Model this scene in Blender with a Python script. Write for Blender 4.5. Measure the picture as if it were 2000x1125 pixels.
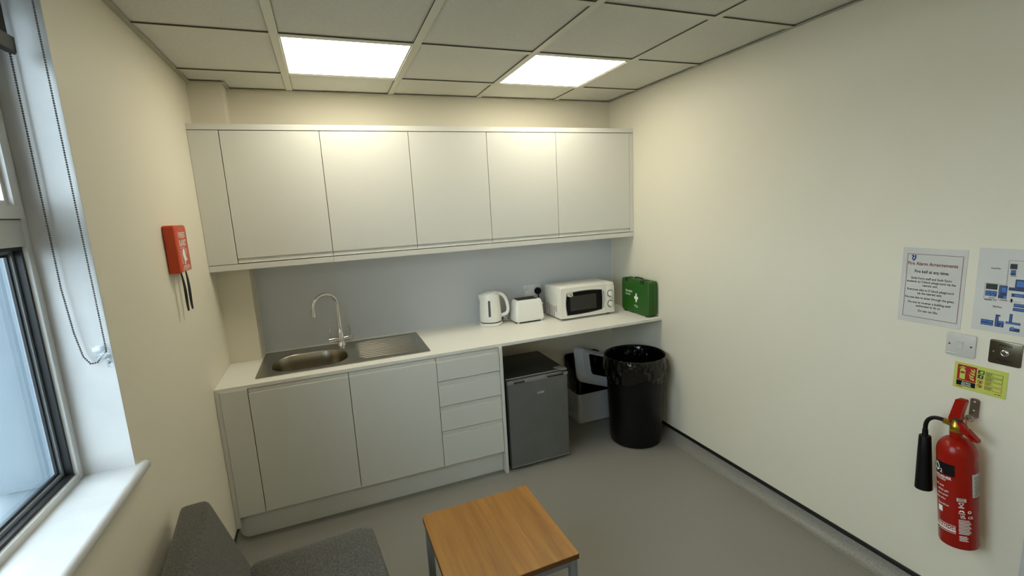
import bpy, bmesh, math, random
from mathutils import Vector, Matrix
for o in list(bpy.data.objects):
    bpy.data.objects.remove(o)
scene = bpy.context.scene
col = scene.collection
R = math.radians
PI = math.pi
random.seed(7)

# ------------------------------------------------------------------ camera, world, exposure
cam_d = bpy.data.cameras.new('camera')
cam = bpy.data.objects.new('camera', cam_d)
col.objects.link(cam)
cam_d.sensor_width = 36
cam_d.lens = 36 * 915.37 / 2000
cam_d.clip_start = 0.02
_r = Vector((0.92859, -0.36729, -0.05306)); _u = Vector((0.11108, 0.13866, 0.98409)); _f = Vector((0.35409, 0.91971, -0.16956))
_m = Matrix(((_r.x, _u.x, -_f.x), (_r.y, _u.y, -_f.y), (_r.z, _u.z, -_f.z)))
cam.matrix_world = Matrix.Translation((0.6212, -3.2859, 1.7055)) @ _m.to_4x4()
scene.camera = cam

world = bpy.data.worlds.new('overcast_sky')
scene.world = world
world.use_nodes = True
_bg = world.node_tree.nodes['Background']
_bg.inputs[0].default_value = (0.86, 0.93, 1.0, 1)
_bg.inputs[1].default_value = 7.8
PANEL_STRENGTH = 6.6
scene.view_settings.view_transform = 'Standard'
scene.view_settings.look = 'None'
scene.view_settings.gamma = 1.0
scene.view_settings.use_curve_mapping = False
scene.view_settings.exposure = 0.55

# ------------------------------------------------------------------ room numbers (metres)
W, H = 2.783, 2.470
GX, GY = 0.507, -0.360          # ceiling grid lines at GX + .6k, GY - .6k
REAR = -4.55
WT, WB, WF = 0.872, 0.853, -0.622   # worktop top, underside, front
DF = -0.628                     # base door front plane
UF = -0.300                     # wall cupboard door front plane
COLX, COLY = 0.1685, -0.1485    # boxed column in the back left corner

def lin(r, g, b):
    def f(c):
        c /= 255.0
        return c / 12.92 if c <= 0.04045 else ((c + 0.055) / 1.055) ** 2.4
    return (f(r), f(g), f(b), 1)

# ------------------------------------------------------------------ materials
def mat(name, c, rough=0.5, metal=0.0, spec=0.5, noise=None, bump=None, coat=0.0, stretch=None, emit=None, sheen=0.0):
    """noise = (scale, second colour, low, high); bump = (scale, strength, distance)"""
    m = bpy.data.materials.new(name); m.use_nodes = True
    nt = m.node_tree; b = nt.nodes['Principled BSDF']
    b.inputs['Base Color'].default_value = c
    b.inputs['Roughness'].default_value = rough
    b.inputs['Metallic'].default_value = metal
    b.inputs['Specular IOR Level'].default_value = spec
    b.inputs['Coat Weight'].default_value = coat
    b.inputs['Coat Roughness'].default_value = 0.1
    if sheen:
        b.inputs['Sheen Weight'].default_value = sheen
    if emit:
        b.inputs['Emission Color'].default_value = emit[0]
        b.inputs['Emission Strength'].default_value = emit[1]
    vec = None
    if noise or bump:
        tc = nt.nodes.new('ShaderNodeTexCoord'); vec = tc.outputs['Object']
        if stretch:
            mp = nt.nodes.new('ShaderNodeMapping'); mp.inputs['Scale'].default_value = stretch
            nt.links.new(vec, mp.inputs[0]); vec = mp.outputs[0]
    if noise:
        n = nt.nodes.new('ShaderNodeTexNoise'); n.inputs['Scale'].default_value = noise[0]; n.inputs['Detail'].default_value = 4
        r = nt.nodes.new('ShaderNodeValToRGB')
        r.color_ramp.elements[0].position = noise[2]; r.color_ramp.elements[0].color = noise[1]
        r.color_ramp.elements[1].position = noise[3]; r.color_ramp.elements[1].color = c
        nt.links.new(vec, n.inputs['Vector']); nt.links.new(n.outputs[0], r.inputs[0]); nt.links.new(r.outputs[0], b.inputs['Base Color'])
    if bump:
        n = nt.nodes.new('ShaderNodeTexNoise'); n.inputs['Scale'].default_value = bump[0]; n.inputs['Detail'].default_value = 3
        p = nt.nodes.new('ShaderNodeBump'); p.inputs['Strength'].default_value = bump[1]; p.inputs['Distance'].default_value = bump[2]
        nt.links.new(vec, n.inputs['Vector']); nt.links.new(n.outputs[0], p.inputs['Height']); nt.links.new(p.outputs[0], b.inputs['Normal'])
    return m

def glass_mat(name, tint, ior=1.45, boost=0.0):
    m = bpy.data.materials.new(name); m.use_nodes = True
    nt = m.node_tree; nt.nodes.remove(nt.nodes['Principled BSDF'])
    out = nt.nodes['Material Output']
    t = nt.nodes.new('ShaderNodeBsdfTransparent'); t.inputs[0].default_value = tint
    g = nt.nodes.new('ShaderNodeBsdfGlossy'); g.inputs['Roughness'].default_value = 0.02
    # Schlick reflectance of a thin pane (the same from both sides)
    lw_ = nt.nodes.new('ShaderNodeLayerWeight'); lw_.inputs[0].default_value = 0.5
    pw = nt.nodes.new('ShaderNodeMath'); pw.operation = 'POWER'; pw.inputs[1].default_value = 3.2
    f = nt.nodes.new('ShaderNodeMath'); f.operation = 'MULTIPLY_ADD'; f.inputs[1].default_value = 0.9; f.inputs[2].default_value = 0.08
    nt.links.new(lw_.outputs['Facing'], pw.inputs[0]); nt.links.new(pw.outputs[0], f.inputs[0])
    mx = nt.nodes.new('ShaderNodeMixShader')
    nt.links.new(f.outputs[0], mx.inputs[0]); nt.links.new(t.outputs[0], mx.inputs[1]); nt.links.new(g.outputs[0], mx.inputs[2])
    nt.links.new(mx.outputs[0], out.inputs[0])
    return m

def wood_mat():
    m = bpy.data.materials.new('oak_veneer'); m.use_nodes = True
    nt = m.node_tree; b = nt.nodes['Principled BSDF']; L = nt.links.new
    b.inputs['Roughness'].default_value = 0.38
    tc = nt.nodes.new('ShaderNodeTexCoord')
    # staves: bands across x
    sx = nt.nodes.new('ShaderNodeSeparateXYZ'); L(tc.outputs['Object'], sx.inputs[0])
    mul = nt.nodes.new('ShaderNodeMath'); mul.operation = 'MULTIPLY'; mul.inputs[1].default_value = 9.5; L(sx.outputs[0], mul.inputs[0])
    fl = nt.nodes.new('ShaderNodeMath'); fl.operation = 'FLOOR'; L(mul.outputs[0], fl.inputs[0])
    wn = nt.nodes.new('ShaderNodeTexWhiteNoise'); wn.noise_dimensions = '1D'; L(fl.outputs[0], wn.inputs['W'])
    mp = nt.nodes.new('ShaderNodeMapping'); mp.inputs['Scale'].default_value = (26, 1.6, 26); L(tc.outputs['Object'], mp.inputs[0])
    off = nt.nodes.new('ShaderNodeCombineXYZ'); L(wn.outputs[0], off.inputs[1])
    ad = nt.nodes.new('ShaderNodeVectorMath'); ad.operation = 'MULTIPLY_ADD'; ad.inputs[1].default_value = (1, 1, 1)
    L(mp.outputs[0], ad.inputs[0])
    sc = nt.nodes.new('ShaderNodeVectorMath'); sc.operation = 'SCALE'; sc.inputs['Scale'].default_value = 37; L(off.outputs[0], sc.inputs[0]); L(sc.outputs[0], ad.inputs[2])
    n1 = nt.nodes.new('ShaderNodeTexNoise'); n1.inputs['Scale'].default_value = 1.3; n1.inputs['Detail'].default_value = 6; n1.inputs['Distortion'].default_value = 0.6; L(ad.outputs[0], n1.inputs['Vector'])
    r = nt.nodes.new('ShaderNodeValToRGB')
    r.color_ramp.elements[0].position = 0.25; r.color_ramp.elements[0].color = lin(130, 84, 27)
    r.color_ramp.elements[1].position = 0.8; r.color_ramp.elements[1].color = lin(171, 119, 47)
    L(n1.outputs[0], r.inputs[0])
    hs = nt.nodes.new('ShaderNodeHueSaturation'); L(r.outputs[0], hs.inputs['Color'])
    mr = nt.nodes.new('ShaderNodeMapRange'); mr.inputs['To Min'].default_value = 0.86; mr.inputs['To Max'].default_value = 1.1; L(wn.outputs[0], mr.inputs[0]); L(mr.outputs[0], hs.inputs['Value'])
    L(hs.outputs[0], b.inputs['Base Color'])
    return m

M = {}
M['wall'] = mat('cream_wall_paint', lin(223, 216, 197), 0.55, bump=(260, 0.12, 0.002))
M['white_paint'] = mat('white_gloss_paint', lin(199, 198, 197), 0.3, noise=(9, lin(192, 191, 190), 0.35, 0.6))
M['floor'] = mat('speckled_vinyl', lin(155, 151, 143), 0.42, noise=(430, lin(98, 96, 90), 0.34, 0.62), bump=(700, 0.03, 0.0005))
M['strip'] = mat('black_capping_plastic', lin(14, 14, 17), 0.4)
M['tile'] = mat('mineral_fibre_tile', lin(218, 217, 207), 0.9, noise=(420, lin(190, 189, 180), 0.3, 0.55), bump=(380, 0.25, 0.001))
M['tee'] = mat('painted_ceiling_tee', lin(208, 206, 190), 0.45)
M['gap_shade'] = mat('painted_ceiling_shade', lin(84, 82, 74), 0.8)  # flat dark colour painted as the shade between tees and tiles
M['angle'] = mat('grey_wall_angle', lin(170, 168, 152), 0.4)
M['cab'] = mat('pale_grey_cupboard_foil', lin(215, 214, 207), 0.33)
M['carcass'] = mat('cupboard_carcass', lin(120, 118, 110), 0.6)
M['gap'] = mat('dark_joint', lin(30, 30, 28), 0.7)
M['worktop'] = mat('off_white_laminate', lin(230, 228, 220), 0.4, noise=(700, lin(224, 222, 214), 0.35, 0.55))
M['splash'] = mat('grey_splashback_laminate', lin(204, 207, 211), 0.35, noise=(500, lin(199, 202, 206), 0.35, 0.6))
M['silicone'] = mat('white_silicone', lin(225, 224, 214), 0.4)
M['steel'] = mat('brushed_steel', lin(176, 172, 162), 0.3, 1.0, noise=(30, lin(150, 147, 138), 0.3, 0.7), stretch=(2, 60, 60))
M['bowl'] = mat('satin_steel_bowl', lin(165, 158, 142), 0.26, 1.0)
M['chrome'] = mat('polished_chrome', lin(225, 225, 225), 0.06, 1.0)
M['white_plastic'] = mat('white_appliance_plastic', lin(236, 236, 230), 0.3)
M['socket'] = mat('socket_plastic', lin(222, 224, 222), 0.35)
M['mw'] = mat('white_enamel', lin(232, 230, 220), 0.3)
M['black'] = mat('black_plastic', lin(7, 7, 7), 0.45, spec=0.25)
M['black_gloss'] = mat('black_glossy_panel', lin(6, 6, 6), 0.25, spec=0.15)
M['mesh_win'] = mat('dark_screen', lin(38, 38, 35), 0.3)
M['dark_grey'] = mat('dark_grey_plastic', lin(70, 72, 72), 0.4)
M['slot'] = mat('dark_slot', lin(20, 20, 20), 0.6)
M['element'] = mat('toaster_guard_wire', lin(110, 105, 98), 0.4, 0.8)
M['silver'] = mat('silver_trim', lin(205, 203, 210), 0.25, 0.6)
M['green'] = mat('green_kit_plastic', lin(33, 86, 16), 0.38)
M['green_dark'] = mat('dark_green_plastic', lin(12, 52, 14), 0.4)
M['white_ink'] = mat('white_print', lin(235, 238, 232), 0.5)
M['fridge'] = mat('graphite_fridge_steel', lin(124, 125, 125), 0.36, 0.55, noise=(8, lin(117, 118, 118), 0.3, 0.7))
M['fridge_side'] = mat('dark_fridge_body', lin(46, 47, 46), 0.4)
M['fridge_trim'] = mat('grey_fridge_trim', lin(140, 140, 138), 0.35, 0.3)
M['gasket'] = mat('black_rubber', lin(18, 19, 22), 0.5)
M['bin_grey'] = mat('grey_bin_plastic', lin(190, 194, 198), 0.42, bump=(900, 0.05, 0.001))
M['bin_black'] = mat('black_bin_plastic', lin(9, 9, 9), 0.3, spec=0.25)
M['liner'] = mat('black_bin_bag', lin(7, 7, 7), 0.14, spec=0.5, bump=(22, 0.35, 0.03))
M['red_box'] = mat('orange_red_plastic', lin(200, 64, 8), 0.36)
M['strap'] = mat('black_webbing', lin(14, 14, 15), 0.8)
M['paper'] = mat('laminated_paper', lin(208, 206, 201), 0.28, noise=(6, lin(200, 198, 193), 0.35, 0.65))
M['ink'] = mat('black_print', lin(10, 10, 12), 0.55, spec=0.2)
M['ink_red'] = mat('dark_red_print', lin(122, 24, 24), 0.5)
M['ink_blue'] = mat('navy_print', lin(24, 52, 120), 0.5)
M['map_blue'] = mat('map_blue_print', lin(62, 108, 178), 0.5)
M['map_navy'] = mat('map_navy_print', lin(34, 52, 92), 0.5)
M['map_green'] = mat('map_dark_green_print', lin(26, 36, 18), 0.5)
M['switch'] = mat('white_switch_plastic', lin(200, 197, 190), 0.3)
M['plate'] = mat('bronze_steel_plate', lin(112, 104, 90), 0.34, 1.0)
M['sign'] = mat('photoluminescent_yellow', lin(192, 198, 92), 0.4)
M['sign_red'] = mat('sign_red_print', lin(160, 26, 18), 0.4)
M['sign_green'] = mat('sign_dark_green_print', lin(20, 56, 30), 0.4)
M['ext_red'] = mat('red_enamel', lin(150, 20, 6), 0.25, spec=0.35)
M['brass'] = mat('brass', lin(190, 160, 70), 0.3, 1.0)
M['hook'] = mat('dull_steel', lin(165, 160, 152), 0.35, 1.0)
M['fabric'] = mat('grey_brown_weave', lin(90, 86, 76), 0.95, noise=(160, lin(48, 45, 39), 0.34, 0.66), bump=(420, 0.6, 0.003), sheen=0.25)
M['leg_grey'] = mat('grey_powder_coat', lin(128, 130, 132), 0.4, 0.4)
M['wood'] = wood_mat()
M['wood_edge'] = mat('brown_lipping', lin(84, 54, 22), 0.5)
M['frame_white'] = mat('white_window_frame', lin(206, 206, 204), 0.35)
M['alu'] = mat('grey_spacer_metal', lin(122, 130, 137), 0.4)
M['glass'] = glass_mat('window_glass', (0.86, 0.93, 0.95, 1), 1.5)
M['clear'] = glass_mat('clear_plastic', (0.95, 0.96, 0.97, 1), 1.5)
M['blind'] = mat('dark_blind_fabric', lin(26, 27, 29), 0.8, bump=(900, 0.2, 0.001))
M['blind_bar'] = mat('dark_grey_bar', lin(24, 26, 28), 0.5, spec=0.25)
M['chain'] = mat('nickel_beads', lin(96, 96, 98), 0.22, 1.0)
M['concrete'] = mat('wet_grey_paving', lin(74, 84, 92), 0.8, noise=(3, lin(60, 70, 78), 0.3, 0.7))
M['cladding'] = mat('blue_grey_cladding', lin(94, 106, 115), 0.5)
M['lamp'] = mat('lit_diffuser', (1, 1, 1, 1), 0.5, emit=((1.0, 0.95, 0.765, 1), PANEL_STRENGTH))

# ------------------------------------------------------------------ mesh helpers
class MB:
    def __init__(s):
        s.bm = bmesh.new()
    def _bevel(s, verts, w, seg=2):
        es = set()
        for v in verts:
            for e in v.link_edges:
                es.add(e)
        bmesh.ops.bevel(s.bm, geom=list(es), offset=w, segments=seg, affect='EDGES', profile=0.5)
    def box(s, x0, x1, y0, y1, z0, z1, bev=0.0, seg=2):
        r = bmesh.ops.create_cube(s.bm, size=1)
        for v in r['verts']:
            v.co = Vector(((x0 + x1) / 2 + v.co.x * (x1 - x0), (y0 + y1) / 2 + v.co.y * (y1 - y0), (z0 + z1) / 2 + v.co.z * (z1 - z0)))
        if bev:
            s._bevel(r['verts'], bev, seg)
        return s
    def loft(s, loops, cap0=True, cap1=True, closed=True):
        """loops: lists of 3D points with equal length, closed rings"""
        rings = [[s.bm.verts.new(p) for p in lp] for lp in loops]
        n = len(rings[0])
        for a, b in zip(rings, rings[1:]):
            for i in range(n if closed else n - 1):
                j = (i + 1) % n
                s.bm.faces.new((a[i], a[j], b[j], b[i]))
        if cap0: s.bm.faces.new(list(reversed(rings[0])))
        if cap1: s.bm.faces.new(rings[-1])
        return s
    def prism(s, pts, fn, d0, d1):
        """2D polygon extruded; fn(u, v, d) -> 3D"""
        return s.loft([[fn(u, v, d0) for u, v in pts], [fn(u, v, d1) for u, v in pts]])
    def lathe(s, prof, c=(0, 0, 0), n=48, cap0=True, cap1=True):
        loops = [[(c[0] + r * math.cos(2 * PI * i / n), c[1] + r * math.sin(2 * PI * i / n), c[2] + z) for i in range(n)] for r, z in prof]
        return s.loft(loops, cap0, cap1)
    def tube(s, path, rad, n=12, cap=True):
        P = [Vector(p) for p in path]
        rs = rad if isinstance(rad, (list, tuple)) else [rad] * len(P)
        loops = []; up = None
        for i, p in enumerate(P):
            t = (P[min(i + 1, len(P) - 1)] - P[max(i - 1, 0)]).normalized()
            if up is None:
                a = Vector((0, 0, 1)) if abs(t.z) < 0.9 else Vector((1, 0, 0))
                up = (a - t * a.dot(t)).normalized()
            else:
                up = (up - t * up.dot(t)).normalized()
            side = t.cross(up)
            loops.append([tuple(p + (up * math.cos(2 * PI * k / n) + side * math.sin(2 * PI * k / n)) * rs[i]) for k in range(n)])
        return s.loft(loops, cap, cap)
    def bar(s, a, b, w, h=None):
        """square section bar from a to b"""
        return s.tube([a, b], (w / 2) * math.sqrt(2), 4)
    def sphere(s, c, r, u=10, v=6):
        k = bmesh.ops.create_uvsphere(s.bm, u_segments=u, v_segments=v, radius=r)
        for w in k['verts']: w.co += Vector(c)
        return s
    def flat(s, pts, fn):
        s.bm.faces.new([s.bm.verts.new(fn(u, v)) for u, v in pts]); return s
    def tris(s, vs, fs, fn):
        nv = [s.bm.verts.new(fn(u, v)) for u, v in vs]
        for f in fs:
            try: s.bm.faces.new([nv[i] for i in f])
            except ValueError: pass
        return s
    def map(s, fn):
        for v in s.bm.verts: v.co = Vector(fn(v.co.x, v.co.y, v.co.z))
        return s
    def shift(s, d):
        d = Vector(d)
        for v in s.bm.verts: v.co += d
        return s
    def build(s, name, m, parent=None, smooth=35, world=None, fix=True):
        if fix: bmesh.ops.recalc_face_normals(s.bm, faces=s.bm.faces)
        if world is not None: s.shift(-Vector(world))
        me = bpy.data.meshes.new(name); s.bm.to_mesh(me); s.bm.free()
        if smooth:
            for p in me.polygons: p.use_smooth = True
            me.set_sharp_from_angle(angle=R(smooth))
        me.materials.append(M[m] if isinstance(m, str) else m)
        o = bpy.data.objects.new(name, me); col.objects.link(o)
        if parent is not None: o.parent = parent
        return o

def rrect(x0, x1, y0, y1, r, n=6):
    """rounded rectangle, counter clockwise; r number or 4 corner radii (x1y0, x1y1, x0y1, x0y0)"""
    rr = r if isinstance(r, (list, tuple)) else [r] * 4
    cs = [(x1 - rr[0], y0 + rr[0], -90, rr[0]), (x1 - rr[1], y1 - rr[1], 0, rr[1]), (x0 + rr[2], y1 - rr[2], 90, rr[2]), (x0 + rr[3], y0 + rr[3], 180, rr[3])]
    out = []
    for cx, cy, a0, q in cs:
        for k in range(n + 1):
            a = R(a0 + 90 * k / n); out.append((cx + q * math.cos(a), cy + q * math.sin(a)))
    return out

def empty(name, loc, rotz=0.0):
    o = bpy.data.objects.new(name, None); o.empty_display_size = 0.05
    col.objects.link(o); o.location = loc; o.rotation_euler = (0, 0, rotz)
    return o
def tag(o, label=None, cat=None, group=None, kind=None):
    if label: o['label'] = label
    if cat: o['category'] = cat
    if group: o['group'] = group
    if kind: o['kind'] = kind
    return o
class Thing:
    """an Empty at the thing's base; parts are given in world coordinates (local=False) or in the thing's frame"""
    def __init__(s, name, label, cat, loc, rotz=0.0, local=False, group=None, kind=None):
        s.o = tag(empty(name, loc, rotz), label, cat, group, kind); s.loc = loc; s.local = local
    def part(s, name, mb, m, parent=None, label=None, smooth=35, kind=None, fix=True):
        o = mb.build(name, m, parent or s.o, smooth, None if s.local else s.loc, fix)
        if label: o['label'] = label
        if kind: o['kind'] = kind
        return o
def struct(name, mb, m, label=None, smooth=35):
    o = mb.build(name, m, None, smooth); o['kind'] = 'structure'
    if label: o['label'] = label
    return o

_txt = {}
def text2d(s, size, bold=0.0, align='LEFT', width=None):
    key = (s, bold)
    if key not in _txt:
        cu = bpy.data.curves.new('t', 'FONT'); cu.body = s; cu.size = 1.0; cu.offset = bold; cu.resolution_u = 3
        o = bpy.data.objects.new('t', cu); col.objects.link(o)
        dg = bpy.context.evaluated_depsgraph_get()
        me = bpy.data.meshes.new_from_object(o.evaluated_get(dg))
        _txt[key] = ([(v.co.x, v.co.y) for v in me.vertices], [tuple(p.vertices) for p in me.polygons])
        bpy.data.objects.remove(o); bpy.data.curves.remove(cu); bpy.data.meshes.remove(me)
    vs, fs = _txt[key]
    x0 = min(v[0] for v in vs); x1 = max(v[0] for v in vs); w = x1 - x0
    sx = width / w if width else size
    dx = {'LEFT': 0, 'CENTER': -w / 2, 'RIGHT': -w}[align]
    return [((v[0] - x0 + dx) * sx, v[1] * size) for v in vs], fs
def put_text(mb, s, u, v, size, fn, bold=0.0, align='LEFT', width=None):
    vs, fs = text2d(s, size, bold, align, width)
    mb.tris([(u + a, v + b) for a, b in vs], fs, fn)
def rect(mb, u0, u1, v0, v1, fn, nu=1):
    for k in range(nu):
        a = u0 + (u1 - u0) * k / nu; b = u0 + (u1 - u0) * (k + 1) / nu
        mb.flat([(a, v0), (b, v0), (b, v1), (a, v1)], fn)
def outline(mb, u0, u1, v0, v1, t, fn):
    rect(mb, u0, u1, v0, v0 + t, fn); rect(mb, u0, u1, v1 - t, v1, fn); rect(mb, u0, u0 + t, v0 + t, v1 - t, fn); rect(mb, u1 - t, u1, v0 + t, v1 - t, fn)

# ------------------------------------------------------------------ the room shell
struct('floor', MB().box(-0.0, W, REAR, 0, -0.08, 0), 'floor', 'grey speckled vinyl floor')
wall_back = struct('wall_back', MB().box(-0.3, W + 0.15, 0, 0.15, -0.08, H + 0.1), 'wall')
struct('wall_right', MB().box(W, W + 0.15, REAR - 0.15, 0, -0.08, H + 0.1), 'wall')
struct('wall_rear', MB().box(-0.3, W, REAR - 0.15, REAR, -0.08, H + 0.1), 'wall')
WY0, WY1, WZ0, WZ1 = -3.10, -1.620, 0.963, 2.40
lw = MB()
lw.box(-0.3, 0, WY1, 0, -0.08, H + 0.1); lw.box(-0.3, 0, REAR, WY0, -0.08, H + 0.1)
lw.box(-0.3, 0, WY0, WY1, -0.08, WZ0); lw.box(-0.3, 0, WY0, WY1, WZ1, H + 0.1)
wall_left = struct('wall_left', lw, 'wall')
# painted lining of the window reveal
MB().box(-0.125, 0.0005, WY1 - 0.004, WY1, 0.993, WZ1, 0.0).build('reveal_lining', 'white_paint', wall_left)
MB().box(-0.125, 0.0005, WY0, WY0 + 0.004, 0.993, WZ1, 0.0).build('reveal_lining', 'white_paint', wall_left)
MB().box(-0.125, 0.0005, WY0 + 0.004, WY1 - 0.004, WZ1 - 0.004, WZ1).build('reveal_lining', 'white_paint', wall_left)
# grey cladding round the outside of the opening
MB().box(-0.32, -0.186, WY1 - 0.012, WY1, 0.986, WZ1).build('outer_lining', 'cladding', wall_left)
MB().box(-0.32, -0.186, WY0, WY0 + 0.012, 0.986, WZ1).build('outer_lining', 'cladding', wall_left)
MB().box(-0.32, -0.186, WY0 + 0.012, WY1 - 0.012, WZ1 - 0.012, WZ1).build('outer_lining', 'cladding', wall_left)
# boxed column
struct('wall_column', MB().box(0, COLX, COLY, 0, 0, H + 0.02), 'wall', 'cream boxed column in the back corner')
# splashback on the back wall, silicone joints
MB().box(COLX + 0.001, W - 0.001, -0.006, 0, WT + 0.0005, 1.445).build('splashback', 'splash', wall_back)
MB().box(COLX + 0.0005, COLX + 0.006, -0.0085, -0.006, WT, 1.44).build('silicone_joint', 'silicone', wall_back)
MB().box(W - 0.006, W - 0.0005, -0.0085, -0.006, WT, 1.44).build('silicone_joint', 'silicone', wall_back)
MB().box(COLX + 0.006, W - 0.006, -0.009, -0.006, WT, WT + 0.004).build('silicone_joint', 'silicone', wall_back)

# coved skirting with black capping strip
def skirting(name, fn, d0, d1, mirror_ends=True):
    pts = [(0, 0.0), (0.056, 0.0), (0.056, 0.0015)]
    for k in range(9):
        a = R(90 * k / 8); pts.append((0.056 - 0.05 * math.sin(a), 0.0515 - 0.05 * math.cos(a)))
    pts += [(0.004, 0.07), (0, 0.07)]
    b = struct(name, MB().prism(pts, fn, d0, d1), 'floor', 'grey vinyl skirting coved up the wall')
    cap = MB().prism([(0, 0.068), (0.007, 0.068), (0.0075, 0.07), (0.0075, 0.082), (0.004, 0.0885), (0, 0.0885)], fn, d0, d1).build('capping_strip', 'strip', b)
    cap['label'] = 'black plastic capping strip'
skirting('baseboard_right', lambda u, v, d: (W - u, d, v), -2.545, -0.008)
skirting('baseboard_left', lambda u, v, d: (u, d, v), REAR, -0.580)
skirting('baseboard_back', lambda u, v, d: (d, -u, v), 1.56, W - 0.008)

# suspended ceiling: slab, exposed tees, tiles, wall angle
ceil = struct('ceiling', MB().box(-0.3, W + 0.15, REAR - 0.15, 0.15, H + 0.1, H + 0.2), 'tile')
BW = 0.036
xs = [GX + 0.6 * k for k in range(4)]
ys = [GY - 0.6 * k for k in range(8) if GY - 0.6 * k > REAR + 0.05]
def part(mb, name, m, parent): return mb.build(name, m, parent)
for x in xs:
    part(MB().box(x - BW / 2, x + BW / 2, REAR, 0, H, H + 0.004, 0.0008, 1), 'tee_bar', 'tee', ceil)
xcell = [0.0] + xs + [W]
ycell = [0.0] + ys + [REAR]
for y in ys:
    for a, b in zip(xcell, xcell[1:]):
        part(MB().box(a + (BW / 2 if a > 0 else 0), b - (BW / 2 if b < W else 0), y - BW / 2, y + BW / 2, H + 0.0003, H + 0.004, 0.0008, 1), 'tee_bar', 'tee', ceil)
SHADE_W = 0.0009  # width of the dark strips that imitate shadow lines along the tees
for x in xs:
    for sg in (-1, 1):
        part(MB().box(x + sg * (BW / 2 + SHADE_W / 2) - SHADE_W / 2, x + sg * (BW / 2 + SHADE_W / 2) + SHADE_W / 2, REAR, 0, H + 0.0018, H + 0.0070), 'painted_gap_shadow', 'gap_shade', ceil)
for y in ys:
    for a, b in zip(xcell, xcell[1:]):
        part(MB().box(a + (BW / 2 + SHADE_W if a > 0 else 0), b - (BW / 2 + SHADE_W if b < W else 0), y - BW / 2 - SHADE_W, y - BW / 2, H + 0.0018, H + 0.0070), 'painted_gap_shadow', 'gap_shade', ceil)
lights_at = {(1, 1), (3, 1), (1, 6)}
for i, (a, b) in enumerate(zip(xcell, xcell[1:])):
    for j, (y1, y0) in enumerate(zip(ycell, ycell[1:])):
        if (i, j) in lights_at: continue
        xa = a + (0.0 if a == 0 else BW / 2 - 0.004); xb = b - (0.0 if b == W else BW / 2 - 0.004)
        ya = y0 + (0.0 if y0 == REAR else BW / 2 - 0.004); yb = y1 - (0.0 if y1 == 0 else BW / 2 - 0.004)
        if i == 0 and j == 0:
            # the tile above the column is notched round it
            t = MB().prism([(0, ya), (xb, ya), (xb, 0), (COLX, 0), (COLX, COLY), (0, COLY)], lambda u, v, d: (u, v, d), H + 0.0075, H + 0.02)
        else:
            t = MB().box(xa, xb, ya, yb, H + 0.0075, H + 0.02)
        t.build('ceiling_tile', 'tile', ceil)
for bx in ((0, 0.022, REAR, COLY, 0.02), (W - 0.022, W, REAR, 0, 0.02)):
    m_ = MB(); m_.box(bx[0], bx[1], bx[2], bx[3], H - 0.0015, H); 
    x_ = 0.0 if bx[0] == 0 else W - 0.0015
    m_.box(x_, x_ + 0.0015, bx[2], bx[3], H - 0.001, H + 0.02)
    m_.build('wall_angle', 'angle', ceil)
m_ = MB(); m_.box(COLX, W - 0.022, -0.022, 0, H - 0.0015, H); m_.build('wall_angle', 'angle', ceil)
m_ = MB(); m_.box(0.022, COLX + 0.022, COLY - 0.022, COLY, H - 0.0015, H); m_.box(COLX, COLX + 0.022, COLY, -0.022, H - 0.0015, H); m_.build('wall_angle', 'angle', ceil)

def ceiling_light(i, label, j=1):
    a, b = xcell[i], xcell[i + 1]; y1, y0 = ycell[j], ycell[j + 1]
    t = Thing('ceiling_light', label, 'ceiling light', ((a + b) / 2, (y0 + y1) / 2, H), group='square light panels in the ceiling grid')
    x0, x1, ya, yb = a + BW / 2 - 0.004, b - BW / 2 + 0.004, y0 + BW / 2 - 0.004, y1 - BW / 2 + 0.004
    f = MB(); w = 0.010
    f.box(x0, x1, ya, ya + w, H + 0.0042, H + 0.03); f.box(x0, x1, yb - w, yb, H + 0.0042, H + 0.03)
    f.box(x0, x0 + w, ya + w, yb - w, H + 0.0042, H + 0.03); f.box(x1 - w, x1, ya + w, yb - w, H + 0.0042, H + 0.03)
    t.part('frame', f, 'tee')
    t.part('diffuser', MB().box(x0 + w, x1 - w, ya + w, yb - w, H + 0.006, H + 0.012), 'lamp', label='glowing white diffuser')
    t.part('housing', MB().box(x0 + w, x1 - w, ya + w, yb - w, H + 0.014, H + 0.05), 'angle')
ceiling_light(1, 'lit square ceiling panel above the sink drainer')
ceiling_light(3, 'lit square ceiling panel near the plain cream wall, above the kettle and microwave')
ceiling_light(1, 'lit square ceiling panel by the rear wall, far from the kitchen', 6)

# ------------------------------------------------------------------ window in the left wall
win = tag(empty('window_1', (-0.125, (WY0 + WY1) / 2, 0.993)), 'white framed window with a small opening light over a tall fixed pane', kind='structure')
wl = (-0.125, (WY0 + WY1) / 2, 0.993)
def wpart(name, mb, m, parent=None, label=None):
    o = mb.build(name, m, parent or win, 35, wl if parent is None or parent is win else wl)
    if label: o['label'] = label
    return o
fx0, fx1 = -0.158, -0.122
for q_ in ((WY1 - 0.032, WY1 - 0.012, 0.986, WZ1 - 0.012), (WY0 + 0.012, WY0 + 0.06, 0.986, WZ1 - 0.012), (WY0 + 0.06, WY1 - 0.032, 0.986, 1.012), (WY0 + 0.06, WY1 - 0.032, 2.34, WZ1 - 0.012), (WY0 + 0.06, WY1 - 0.032, 1.672, 1.742)):
    wpart('outer_frame', MB().box(-0.185, -0.1585, *q_), 'alu', label='grey outer frame')
wpart('frame_jamb', MB().box(fx0, fx1, WY1 - 0.032, WY1 - 0.004, 0.98, WZ1 - 0.004, 0.003), 'frame_white')
wpart('frame_jamb', MB().box(fx0, fx1, WY0 + 0.004, WY0 + 0.06, 0.98, WZ1 - 0.004, 0.003), 'frame_white')
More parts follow.
